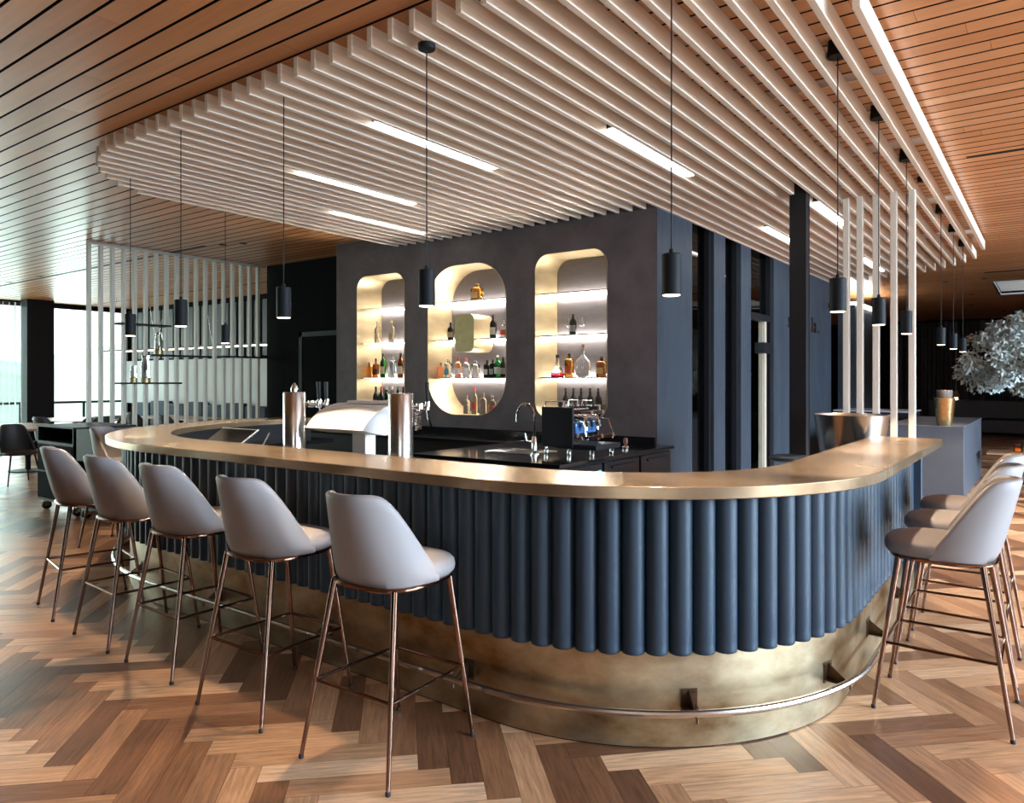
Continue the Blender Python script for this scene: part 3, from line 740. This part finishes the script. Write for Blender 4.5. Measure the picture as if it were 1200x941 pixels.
# left niche
BT(442.5, 2, .28, .040, 'spirit', 'clear', 'glass', 'cream', 'clear bottle with cream label, left of two on the second shelf of the left niche')
BT(459, 2, .28, .040, 'spirit', 'clear', 'yellow', 'cream', 'clear bottle with yellow cap on the second shelf of the left niche')
BT(433, 1, .20, .045, 'squat', 'amber', 'brown', None, 'short amber bottle at the left end of the left niche shelf')
BT(440.5, 1, .25, .043, 'squat', 'brown', 'black', 'black', 'dark bottle with black label beside the short amber one, left niche')
BT(449, 1, .31, .039, 'spirit', 'green', 'black', 'cream', 'green glass bottle on the left niche shelf')
BT(459.5, 1, .28, .047, 'square', 'blue', 'glass', None, 'pale blue glass bottle on the left niche shelf')
BT(469.5, 1, .31, .041, 'spirit', 'brown', 'black', 'white', 'whisky bottle with white label at the right of the left niche shelf')
for px, cap, lab, cl, lb in ((440.5, 'black', 'red', 'dark', 'first dark wine bottle from the left at the bottom of the left niche'), (447, 'red', 'black', 'dark', 'red capped wine bottle at the bottom of the left niche'), (453, 'white', 'cream', 'green', 'green wine bottle at the bottom of the left niche'), (459.5, 'white', 'white', 'clear', 'pale bottle with white label at the bottom of the left niche'), (466, 'green', 'grey', 'dark', 'green capped dark bottle at the bottom of the left niche'), (472.5, 'black', 'white', 'dark', 'rightmost dark bottle at the bottom of the left niche')):
    BT(px, 0, .31, .038, 'wine', cl, cap, lab, lb)
# middle niche
BT(559, 3, .20, .068, 'square', 'amber', 'glass', 'gold', 'square amber decanter with glass stopper alone on the top shelf')
BT(528.5, 2, .21, .041, 'spirit', 'dark', 'black', 'cream', 'black bottle with cream label left of the brass box')
BT(578, 2, .27, .040, 'spirit', 'dark', 'black', 'white', 'black bottle with white label right of the brass box')
BT(590, 2, .20, .042, 'squat', 'clear', 'glass', 'red', 'clear bottle at the right edge of the middle niche, second shelf')
BT(517, 1, .18, .044, 'squat', 'pink', 'brown', None, 'small orange bottle at the left end of the middle niche shelf')
BT(525.5, 1, .22, .047, 'square', 'clear', 'glass', 'blue', 'clear bottle with blue label in the middle niche')
BT(537, 1, .24, .043, 'spirit', 'pink', 'red', 'white', 'orange pink bottle with bright red cap in the middle niche')
BT(546.5, 1, .23, .042, 'spirit', 'clear', 'red', 'white', 'clear bottle with small red cap in the middle niche')
BT(557.5, 1, .20, .047, 'square', 'clear', 'glass', None, 'squat plain clear bottle in the middle of the middle niche')
BT(571, 1, .20, .040, 'square', 'dark', 'black', 'white', 'left dark square bottle of the group at the right of the middle niche')
BT(577.5, 1, .21, .040, 'square', 'dark', 'black', 'grey', 'second dark square bottle of the group at the right of the middle niche')
BT(583, 1, .25, .038, 'spirit', 'green', 'white', 'white', 'green bottle among the dark ones at the right of the middle niche')
BT(589.5, 1, .23, .038, 'spirit', 'dark', 'black', 'grey', 'rightmost dark bottle on the middle niche shelf')
BT(547, 0, .22, .040, 'spirit', 'clear', 'glass', None, 'leftmost clear bottle at the bottom of the middle niche')
BT(556, 0, .31, .036, 'wine', 'clear', 'red', 'red', 'tall clear bottle with red cap at the bottom of the middle niche')
BT(566, 0, .25, .042, 'spirit', 'clear', 'glass', None, 'third clear bottle at the bottom of the middle niche')
BT(577, 0, .22, .041, 'spirit', 'clear', 'white', 'red', 'rightmost clear bottle with red label at the bottom of the middle niche')
# right niche
BT(671.5, 2, .22, .038, 'spirit', 'dark', 'black', 'grey', 'black bottle between the two wine glasses on the second shelf')
BT(653.5, 1, .24, .075, 'flask', 'clear', 'black', None, 'conical clear decanter holding red liquid in the right niche', liquid='red')
BT(667, 1, .25, .046, 'square', 'amber', 'black', 'red', 'amber bottle with red cross label in the right niche')
BT(683, 1, .34, .082, 'round', 'clear', 'brown', None, 'big round clear decanter with long neck in the right niche')
BT(705, 1, .21, .052, 'square', 'brown', 'black', 'gold', 'brown square bottle with black cap at the right of the right niche')
for px, lb in ((663, 'first'), (672, 'second'), (681, 'third'), (691.5, 'fourth'), (701, 'fifth')):
    BT(px, 0, .31, .037, 'wine', 'dark', 'black', 'white', '%s black wine bottle from the left at the bottom of the right niche' % lb)
def wineglass(px, label):
    Y = 6.60; t = thing('wine_glass', label, 'wine glass', (xpix(px, Y), Y, SHZ[1] + .001), 0, 'wine glasses in the right niche')
    MB().lathe([(.030, 0), (.030, .003), (.004, .008), (.004, .085)], n=16).obj('stem', M_clear, t)
    k = MB(); k.lathe([(.004, .085), (.030, .105), (.040, .14), (.036, .19), (.034, .19), (.038, .14), (.028, .108), (.003, .09)], n=16); k.obj('bowl', M_clear, t)
wineglass(666.5, 'wine glass left of the black bottle on the second shelf'); wineglass(682, 'wine glass right of the black bottle on the second shelf')
# brass box standing in the middle niche
o1 = rrect(-.14, .14, 0, .43, .07, 8)
xb = xpix(546, 6.47); t = thing('brass_box', 'rounded brass box projecting from the middle niche among the bottles', 'box', (xb, 6.44, 1.83))
k = MB(); k.prism(o1, 'y', 0.006, .348); k.obj('box_body', M_brass, t, ang=50)
k = MB(); k.prism(rrect(-.143, .143, -.003, .433, .072, 8), 'y', 0, .006); k.obj('front_plate', M_brassdull, t, ang=50)

# ================================================================== BACK BAR
wk = thing('back_bar_unit', 'polished black back bar worktop unit below the niches', 'counter', (-3.55, 5.4, 0))
KX, KY = -3.55, 5.4
def wb(name, a, b, m, par=wk, bevel=0): return MB().box((a[0] - KX, a[1] - KY, a[2]), (b[0] - KX, b[1] - KY, b[2])).obj(name, m, par, bevel=bevel)
wb('worktop', (-4.25, 4.40, .87), (-2.82, 6.375, .90), M_gloss, bevel=.003)
wb('cabinet_body', (-4.22, 4.43, .05), (-2.87, 6.37, .87), M_black)
for i, y in enumerate((4.46, 5.10, 5.74)):
    d = wb('drawer_front', (-2.87, y, .45), (-2.845, y + .6, .85), M_blacksteel, bevel=.003)
    MB().box((-2.845 - KX, y + .1 - KY, .80), (-2.825 - KX, y + .5 - KY, .815)).obj('handle', M_blacksteel, d)
wb('display', (-2.846, 4.95, .78), (-2.842, 5.04, .80), M_blueLED)
wb('backsplash', (-4.25, 6.35, .90), (-3.01, 6.375, .965), M_gloss)
wk2 = thing('back_counter', 'low black counter along the dark wall behind the beer taps', 'counter', (-5.8, 6.0, 0))
MB().box((-1.7, -.3, .87), (1.54, .375, .90)).obj('worktop', M_gloss, wk2, bevel=.003); MB().box((-1.7, -.27, .05), (1.54, .37, .87)).obj('cabinet_body', M_black, wk2); MB().box((-1.7, .35, .90), (1.54, .375, .965)).obj('backsplash', M_gloss, wk2)
# sink + tap
sk = thing('sink', 'round steel sink set in the black worktop left of the tap', 'sink', (-3.62, 5.05, .901))
k = MB(); k.rings([[(x, y, z) for x, y in rrect(-a, a, -b, b, .05, 5)] for a, b, z in ((.26, .20, 0), (.26, .20, .004), (.22, .16, .004), (.215, .155, .0015), (.2, .14, .001))]); k.obj('basin', M_steel, sk, ang=30)
fa = thing('tap', 'tall chrome swan neck tap at the sink', 'tap', (-3.36, 4.87, .90))
MB().lathe([(.034, 0), (.034, .008), (.024, .012), (.022, .14), (.016, .15)], n=18).obj('tap_body', M_chrome, fa)
k = MB(); d = Vector((-.80, .1)).normalized(); pts = [(0, 0, .14), (0, 0, .27)] + [(d.x * .095 * (1 - math.cos(a)), d.y * .095 * (1 - math.cos(a)), .30 + .11 * math.sin(a)) for a in [PI * i / 14 for i in range(15)]] + [(d.x * .19, d.y * .19, .26)]
k.tube(pts, .011, 10); k.obj('spout', M_chrome, fa)
k = MB(); k.cyl((0, 0, .10), (-.05, -.04, .115), .008); k.cyl((-.05, -.04, .115), (-.06, -.05, .17), .006); k.obj('lever', M_chrome, fa)
# espresso machine
em = thing('espresso_machine', 'black sided chrome espresso machine with wooden handles on the worktop', 'coffee machine', (-3.23, 5.0, .90))
MB().box((-.15, 0, .06), (.15, .025, .385)).obj('side_panel', M_black, em, bevel=.006); MB().box((-.15, .40, .06), (.15, .425, .385)).obj('side_panel', M_black, em, bevel=.006)
MB().box((-.145, .025, .07), (.10, .40, .37)).obj('body', M_chrome, em, bevel=.01)
MB().box((-.02, .01, .05), (.36, .41, .09)).obj('drip_tray', M_black, em, bevel=.004)
MB().box((.105, .05, .17), (.15, .38, .26)).obj('front_panel', mat('blue_glossy_enamel', (0.05, 0.12, 0.28), .15), em, bevel=.01)
for x, y in ((-.12, .03), (.10, .03), (.30, .05), (.30, .37), (-.12, .39)):
    MB().lathe([(.018, 0), (.020, .01), (.016, .055)], (x, y, 0), 14).obj('foot', M_chrome, em)
k = MB()
for y in (.12, .30):
    k.cyl((.10, y, .30), (.20, y, .29), .03, n=16); k.lathe([(.036, 0), (.036, .05), (.03, .055)], (.20, y, .225), 18)
    k.cyl((.20, y, .235), (.205, y, .20), .014)
k.obj('group_head', M_chrome, em)
for y in (.12, .30):
    p = MB().cyl((.22, y, .14), (.27, y, .145), .012, n=10); p.lathe([(.03, .12), (.034, .15), (.034, .155)], (.20, y, 0), 16); p = p.obj('portafilter', M_chrome, em)
    MB().cyl((.265, y - .02, .143), (.37, y - .03, .165), .014, .018, 12).obj('handle', M_walnut, p)
    MB().cyl((.16, y, .345), (.27, y - .02, .345), .011, .016, 12).obj('lever_handle', M_walnut, em)
MB().tube([(.16, .40, .29), (.24, .42, .28), (.27, .43, .18), (.275, .43, .12)], .006, 8).obj('steam_wand', M_chrome, em); MB().tube([(.16, .03, .29), (.24, .02, .27), (.26, .02, .16)], .006, 8).obj('steam_wand', M_chrome, em)
k = MB(); k.tube([(-.13, .03, .385), (-.13, .03, .43), (-.02, .03, .43), (.10, .03, .43), (.10, .03, .385)], .005, 8); k.tube([(-.13, .39, .385), (-.13, .39, .43), (.10, .39, .43), (.10, .39, .385)], .005, 8); k.obj('cup_rail', M_chrome, em)
for i, (x, y) in enumerate(((-.02, .10), (.03, .22), (.02, .32))):
    lb = ['near chrome cup on top of the espresso machine', 'middle chrome cup on top of the espresso machine', 'far chrome cup on top of the espresso machine'][i]
    k = MB(); k.lathe([(.028, 0), (.036, .05), (.034, .05), (.026, .004)], n=16); c_ = k.obj('cup', M_chrome, None, (-3.23 + x, 5.0 + y, .90 + .386)); tag(c_, lb, 'cup', 'cups on the espresso machine')
k = MB().lathe([(.028, 0), (.03, .02), (.02, .03), (.012, .035)], n=16); tp = thing('tamper', 'small tamper with dark handle on the worktop right of the espresso machine', 'tamper', (-3.0, 5.75, .90)); k.obj('tamper_base', M_chrome, tp); MB().lathe([(.011, .034), (.020, .06), (.018, .09), (.01, .1)], n=14).obj('handle', M_walnut, tp)

# beer towers
def tower(x, y, label, lever=True):
    t = thing('beer_tower', label, 'beer tap', (x, y, .88), 0, 'beer towers behind the bar'); h = 1.425 - .88; r = .073
    MB().lathe([(r + .012, 0), (r + .012, .012), (r, .016), (r, h - .006), (r - .004, h)], n=36).obj('column', M_steel, t)
    if not lever: MB().lathe([(.022, h), (.024, h + .02), (.014, h + .05), (.004, h + .06)], n=14).obj('finial', M_steel, t)
    for sgn in ((0,) if lever else (-.03, .05)):
        k = MB(); zz = h - .085
        k.cyl((sgn, r - .005, zz), (sgn, r + .17, zz), .013, n=12); k.lathe([(.022, -.022), (.024, 0), (.022, .022)], (sgn, r + .09, zz), 14); k.cyl((sgn, r + .15, zz - .02), (sgn, r + .16, zz + .03), .016, n=12)
        k.tube([(sgn, r + .155, zz - .02), (sgn, r + .165, zz - .07), (sgn, r + .19, zz - .12)], .008, 8)
        f = k.obj('tap_arm', M_chrome, t)
        MB().cyl((sgn, r + .155, zz + .03), (sgn, r + .15, zz + .15), .011, .014, 12).obj('tap_handle', M_black if lever else M_blacksteel, f)
    if lever:
        k = MB(); pts = [(.02 * math.cos(i * 1.2), r + .075 + .02 * math.sin(i * 1.2), h - .11 - i * .0028) for i in range(42)]; k.tube(pts, .004, 6); k.obj('coil_hose', M_chrome, t)
    return t
tower(xpix(345, 3.07), 3.07, 'round steel beer tower left of the white hood', False); tower(xpix(469.5, 3.07), 3.07, 'round steel beer tower right of the white hood with a black tap handle')
# white hood between the towers
hd = thing('tap_hood', 'white rounded hood on a square post between the two beer towers', 'tap hood', (-3.52, 3.18, .88))
prof = [(-.14, .315), (-.10, .365), (-.03, .42), (.05, .455), (.13, .470), (.20, .470), (.22, .455), (.215, .34), (.15, .285), (.05, .275), (-.06, .295)]
MB().prism(prof, 'x', -.385, .16).obj('hood', M_white, hd, bevel=.004, ang=40)
MB().prism([(.10, .470), (.12, .488), (.20, .488), (.215, .47)], 'x', -.27, .16).obj('lid', M_white, hd)
MB().box((-.16, .06, 0), (-.035, .15, .29)).obj('post', M_white, hd, bevel=.004)
# till screen behind the left end
tl_ = thing('till_screen', 'tilted grey till screen behind the left part of the counter', 'till', (-5.15, 3.35, .88))
k = MB(); k.rings([[(-.30, -.16 + s, .20), (.22, -.22 + s, .24), (.30, .02 + s, .10), (-.22, .08 + s, .06)] if False else [(x, y + s * .35, z - s) for x, y, z in ((-.27, .05, .235), (.20, .05, .235), (.20, -.17, .09), (-.27, -.17, .09))] for s in (0, .018)]); k.obj('screen', M_blacksteel, tl_)
MB().tube([(-.27, .056, .236), (.205, .056, .236), (.205, -.175, .088)], .007, 8).obj('bezel', M_rail, tl_); MB().box((-.08, -.05, 0), (.02, .10, .14)).obj('stand', M_black, tl_); MB().box((-.2, -.15, 0), (.15, .2, .015)).obj('base_plate', M_black, tl_)
k = MB(); k.cyl((.30, -.05, .0), (.36, .05, .22), .006); k.obj('cable_arm', M_steel, tl_)
tw = MB(); tw.box((-.14, -.09, 0), (.14, .09, .03)); tw.box((-.13, -.08, .03), (.10, .07, .055)); tag(tw.obj('bar_cloth', mat('blue_cloth', (.03, .10, .30), .8), None, (-4.28, 3.2, .88), bevel=.008), 'folded blue cloth behind the counter left of the left beer tower', 'cloth')

# wine cooler bucket
wc = thing('wine_cooler', 'wide polished steel wine cooler behind the right end of the bar', 'wine cooler', (-1.27, 6.21, 0))
k = MB(); k.lathe([(.20, .78), (.205, .79), (.272, 1.225), (.276, 1.235), (.268, 1.236), (.262, 1.225), (.195, .80)], n=48); k.obj('bowl', M_steel, wc, ang=40)
MB().lathe([(.18, 0), (.18, .02), (.05, .04), (.05, .74), (.15, .77), (.18, .78)], n=32).obj('stand', M_blacksteel, wc)
bs = thing('low_stool', 'low round blue stool seen just above the inner edge of the right bar arm', 'stool', (xpix(928, 5.9), 5.9, -.055)); MB().lathe([(.15, .93), (.17, .94), (.17, .96), (.15, .97)], n=28).obj('seat', M_bluepanel, bs); MB().lathe([(.16, .055), (.15, .075), (.03, .085), (.03, .93)], n=24).obj('base', M_blacksteel, bs)

# grey plinth, gold cup, lounge
pl = thing('stone_plinth', 'tall grey stone counter block behind the white posts', 'counter block', (-1.35, 12.27, 0))
MB().box((-.45, -1.42, 0), (.45, 1.43, .89)).obj('block', M_plinth, pl, bevel=.004); MB().box((-.452, -1.424, .89), (.452, 1.434, .915)).obj('top_slab', M_plinth, pl, bevel=.003)
gc = thing('gold_cup', 'hammered gold cup holding a grey perforated candle on the stone block', 'cup', (-1.13, 11.05, .916))
k = MB(); k.lathe([(.085, 0), (.09, .01), (.125, .35), (.13, .36), (.12, .36), (.08, .02)], n=28); k.obj('cup_body', mat('gold_metal', (.58, .45, .25), .25, metal=1.0, var=.2, scale=18, bump=.2, bscale=30), gc)
MB().lathe([(.085, .30), (.095, .44), (.09, .46)], n=24).obj('candle_shade', mat('grey_perforated', (.05, .045, .045), .7, var=.3, scale=40), gc)
sb = thing('black_sideboard', 'long low black sideboard with pale edge behind the white posts', 'sideboard', (-2.5, 14.35, 0))
MB().box((-.6, -.5, 0), (.6, .5, .96)).obj('cabinet', M_black, sb, bevel=.004); MB().box((-.62, -.52, .96), (.62, .52, .985)).obj('top', mat('pale_top', (.35, .33, .36), .35), sb)
tb = thing('low_table', 'small oak topped low table right of the grey stone block', 'table', (-.45, 13.0, 0))
MB().box((-.32, -.35, .43), (.32, .35, .455)).obj('table_top', M_oak, tb, bevel=.003); MB().lathe([(.2, 0), (.2, .02), (.03, .03), (.03, .43)], n=20).obj('pedestal', M_black, tb)
cd = thing('amber_candle_glass', 'small amber candle glass on the low oak table', 'candle', (-.40, 12.95, .456)); MB().lathe([(.05, 0), (.055, .01), (.055, .13), (.05, .13), (.048, .012)], n=18).obj('glass', gm('amber', COLS['amber']), cd); MB().lathe([(.035, .013), (.035, .06)], n=14).obj('candle', emis('candle_wax', (1.0, .45, .12), .8), cd)
bn = thing('banquette', 'long black upholstered banquette below the dark curtain', 'banquette', (1.6, 24.1, 0))
MB().box((-4.5, -.45, .08), (4.5, .4, .44)).obj('seat', M_chair, bn, bevel=.03); MB().box((-4.5, .18, .44), (4.5, .42, .95)).obj('backrest', M_chair, bn, bevel=.03)
cv = MB(); pts = []
for i in range(361): pts.append((-4.5 + i * .03, .05 * math.sin(i * .9) + .03 * math.sin(i * .37)))
cv.rings([[(x, y, z), (x, y + .012, z), ] for x, y in pts for z in (0,)] if False else [[(x, y, 0.02), (x, y, CZ - .06), (x, y + .012, CZ - .06), (x, y + .012, 0.02)] for x, y in pts])
tag(cv.obj('curtain', M_curtain, None, (0.6, 24.75, 0), ang=70), 'dark pleated floor length curtain across the far lounge wall', 'curtain')
struct(bx('trim_7', (-3.3, 14.99, 2.95), (-2.95, 17.2, 2.99), M_strip))
for i, (x, y) in enumerate(((-1.95, 21.5), (.6, 20.0))):
    t = thing('brass_pendant', ['small brass pendant lamp seen between the third and fourth white posts', 'small brass pendant lamp below the pale tree foliage'][i], 'pendant lamp', (x, y, 1.05), 0, 'brass pendants in the lounge')
    MB().lathe([(.03, .02), (.10, .03), (.07, .12), (.02, .2), (.004, .22)], n=20).obj('lamp_shade', M_brass, t); MB().lathe([(.02, -.04), (.05, -.01), (.04, .03)], n=14).obj('bulb', M_lamp, t); MB().cyl((0, 0, .2), (0, 0, CZ - 1.05), .004, n=6).obj('cord', M_brassdull, t)

# tree
tr = thing('indoor_tree', 'potted indoor tree with a wide crown of pale silvery leaves', 'tree', (.28, 14.6, 0))
MB().lathe([(.26, 0), (.34, .5), (.36, .52), (.32, .52), (.30, .48)], n=32).obj('pot', M_pot, tr)
k = MB(); k.tube([(0, 0, .4), (.03, .02, .9), (-.02, .03, 1.4), (0, 0, 1.9)], .045, 10)
rng = random.Random(3); ends = []
for i in range(16):
    a = 2 * PI * i / 16 + rng.uniform(-.2, .2); L = rng.uniform(.5, 1.15); z = rng.uniform(1.5, 2.35); p = (L * math.cos(a), L * math.sin(a), z); ends.append(p)
    k.tube([(0, 0, 1.15 + .03 * i), (p[0] * .5, p[1] * .5, z - .2), p], .014, 6)
k.obj('trunk', M_bark, tr)
k = MB()
cl = []
for i in range(170):
    while True:
        q = Vector((rng.uniform(-1, 1), rng.uniform(-1, 1), rng.uniform(-1, 1)))
        if .25 < q.length < 1: break
    cl.append(Vector((q.x * 1.55, q.y * 1.45, 1.98 + q.z * .66 - .22 * (abs(q.x) ** 2))))
for c in cl:
    for j in range(120):
        d = Vector((rng.gauss(0, 1), rng.gauss(0, 1), rng.gauss(0, 1))); d.normalize(); p = c + d * .20 * rng.random() ** .5
        n1 = Vector((rng.gauss(0, 1), rng.gauss(0, 1), rng.gauss(0, 1))).normalized(); n2 = n1.orthogonal().normalized(); s_ = rng.uniform(.028, .052)
        k.quad([tuple(p - n1 * s_), tuple(p + n2 * s_ * .5), tuple(p + n1 * s_), tuple(p - n2 * s_ * .5)])
fo = k.obj('foliage', M_leaf, tr, smooth=False)

# ================================================================== LEFT: TROLLEYS, TABLES, CHAIRS
def trolley(x0, x1, y0, y1, ztop, label, shelf=False):
    cx, cy = (x0 + x1) / 2, (y0 + y1) / 2; t = thing('service_trolley', label, 'trolley', (cx, cy, 0), 0, 'black service trolleys'); W, D = (x1 - x0) / 2, (y1 - y0) / 2
    if not shelf:
        MB().box((-W, -D, .12), (W, D, ztop - .18)).obj('cabinet', M_black, t, bevel=.004); 
        k = MB(); k.box((-W, -D, ztop - .18), (-W + .02, D, ztop - .02)); k.box((W - .02, -D, ztop - .18), (W, D, ztop - .02)); k.box((-W, D - .02, ztop - .18), (W, D, ztop - .02)); k.obj('gallery', M_black, t)
        MB().box((-W - .005, -D - .005, ztop - .02), (W + .005, D + .005, ztop)).obj('top', M_black, t, bevel=.003)
        for i in range(2): 
            d = MB().box((-W + .02, -D - .008, .15 + i * .32), (W - .02, -D, .45 + i * .32)).obj('door', M_blackwall, t, bevel=.003)
    else:
        MB().box((-W, -D, ztop - .34), (W, D, ztop)).obj('cabinet', M_black, t, bevel=.004)
        k = MB()
        for a, b in ((-W, -D), (W - .03, -D), (-W, D - .03), (W - .03, D - .03)): k.box((a, b, .12), (a + .03, b + .03, ztop - .34))
        k.box((-W, -D, .12), (W, D, .15)); k.obj('frame', M_black, t)
        MB().box((-W + .06, -D + .06, .15), (W - .06, D - .06, .56)).obj('inner_box', M_blackwall, t, bevel=.01)
    for sx_, sy_ in ((-1, -1), (1, -1), (-1, 1), (1, 1)):
        px, py = sx_ * (W - .07), sy_ * (D - .07); k = MB(); k.box((px - .02, py - .02, .09), (px + .02, py + .02, .12)); k.box((px - .026, py - .03, .04), (px - .02, py + .03, .1)); k.box((px + .02, py - .03, .04), (px + .026, py + .03, .1)); c_ = k.obj('caster_fork', M_steel, t)
        MB().cyl((px - .018, py, .05), (px + .018, py, .05), .05, n=20).obj('wheel', M_rubber, c_)
trolley(-9.55, -8.62, 3.62, 4.3, .985, 'tall black service trolley on casters at the left edge of the bar area')
trolley(-8.55, -7.75, 3.62, 4.25, .97, 'open black service trolley on casters beside the rounded bar end', True)
def dining_chair(label, loc, rz):
    t = thing('dining_chair', label, 'dining chair', (*loc, 0), rz, 'grey dining chairs by the windows')
    seat_mesh(.42, .48, .23, -.18, .24).obj('seat', M_chair, t, ang=80); shell_mesh(.415, .43, .24, .22, .08, .03).obj('backrest', M_chair, t, ang=80)
    for f in ((-.24, -.25), (.24, -.25), (.22, .24), (-.22, .24)): MB().cyl((f[0], f[1], 0), (f[0] * .7, f[1] * .7, .42), .008, .013, 10).obj('leg', M_black, t)
    return t
def dtable(label, loc, w_, d_, rz=0):
    t = thing('dining_table', label, 'dining table', (*loc, 0), rz, 'dining tables by the windows')
    MB().box((-w_, -d_, .72), (w_, d_, .75)).obj('table_top', M_oak, t, bevel=.004)
    MB().lathe([(.28, 0), (.28, .015), (.04, .03), (.04, .72)], n=24).obj('pedestal', M_black, t)
dtable('oak topped dining table at the left edge beside the black trolley', (-13.7, 5.05), 1.0, .42)
dtable('dining table close to the window, behind the nearer one', (-15.4, 6.5), .9, .42)
dtable('dining table seen through the timber screen', (-14.4, 8.1), 1.2, .4)
dining_chair('dark dining chair nearest us at the left edge of the picture', (-12.15, 4.35), -1.55)
dining_chair('dining chair tucked at the far side of the left table', (-13.5, 5.75), PI + .1)
dining_chair('dining chair just left of the black window column', (-14.6, 5.75), .3)
dining_chair('dining chair in front of the black window column', (-15.2, 7.15), PI - .3)
dining_chair('dining chair right of the black window column', (-14.0, 6.35), 1.2)
dining_chair('wide dining chair before the window beside the screen edge', (-14.7, 7.45), .2)
dining_chair('dining chair seen behind the first screen slats', (-13.4, 7.4), .1)
sf = thing('navy_sofa', 'long navy bench seat seen through the timber screen', 'bench', (-13.9, 8.75, 0))
MB().box((-3.9, -.4, .1), (3.7, .22, .45)).obj('seat', M_navyseat, sf, bevel=.03)
for i in range(10): MB().box((-3.85 + i * .75, .05, .45), (-3.85 + i * .75 + .72, .24, .98 + .05 * (i % 2))).obj('back_cushion', M_navyseat, sf, bevel=.04)
lin = thing('linear_pendant', 'long thin hanging light bar with small lamps behind the timber screen', 'linear lamp', (-13.4, 7.6, 2.12))
MB().box((-3.2, -.02, 0), (3.3, .02, .03)).obj('light_bar', M_black, lin)
for i in range(24): MB().box((-3.1 + i * .265, -.03, -.02), (-3.1 + i * .265 + .15, .03, 0)).obj('lamp', M_dot, lin)
k = MB()
for x in (-3.0, -1.0, 1.0, 3.0): k.cyl((x - .02, 0, .03), (x - .35, 0, CZ - 2.12), .004, n=6); k.cyl((x + .02, 0, .03), (x + .35, 0, CZ - 2.12), .004, n=6)
k.obj('suspension_wire', M_steel, lin)
sc_ = MB(); pts = [(i * .02, .04 * math.sin(i * 1.1)) for i in range(40)]
sc_.rings([[(y, x, .05), (y, x, CZ - .07), (y + .004, x, CZ - .07), (y + .004, x, .05)] for x, y in pts])
shm = glass('sheer_voile', (.80, .82, .82), .6, 1.3)
tag(sc_.obj('sheer_curtain', shm, None, (-18.25, 5.85, 0)), 'gathered sheer white curtain left of the black window column', 'curtain')

# small ceiling downlights
def downlight(px_, lb, x, y):
    t = thing('downlight', lb, 'downlight', (x, y, CZ), 0, 'recessed ceiling downlights'); MB().lathe([(.05, -.004), (.05, .004), (.042, .004), (.042, -.004)], n=18).obj('ring', M_black, t); MB().lathe([(.038, -.001), (.038, .003)], n=14).obj('lens', M_dot, t)
for x, y, lb in ((-8.75, 5.5, 'left one of two downlights on the ceiling before the timber screen'), (-8.45, 5.6, 'right one of two downlights on the ceiling before the timber screen'), (-15.2, 5.3, 'downlight at the left edge of the ceiling near the window'), (-13.9, 5.3, 'downlight beside the ceiling slot left of the screen'),
                (-1.55, 15.3, 'first downlight on the dark lounge ceiling, behind the posts'), (-1.35, 17.8, 'second downlight on the dark lounge ceiling, behind the posts'), (-1.55, 20.3, 'third downlight on the dark lounge ceiling'), (-1.0, 22.6, 'farthest downlight on the lounge ceiling'), (-.95, 15.2, 'downlight left of the skylight well')):
    downlight(0, lb, x, y)
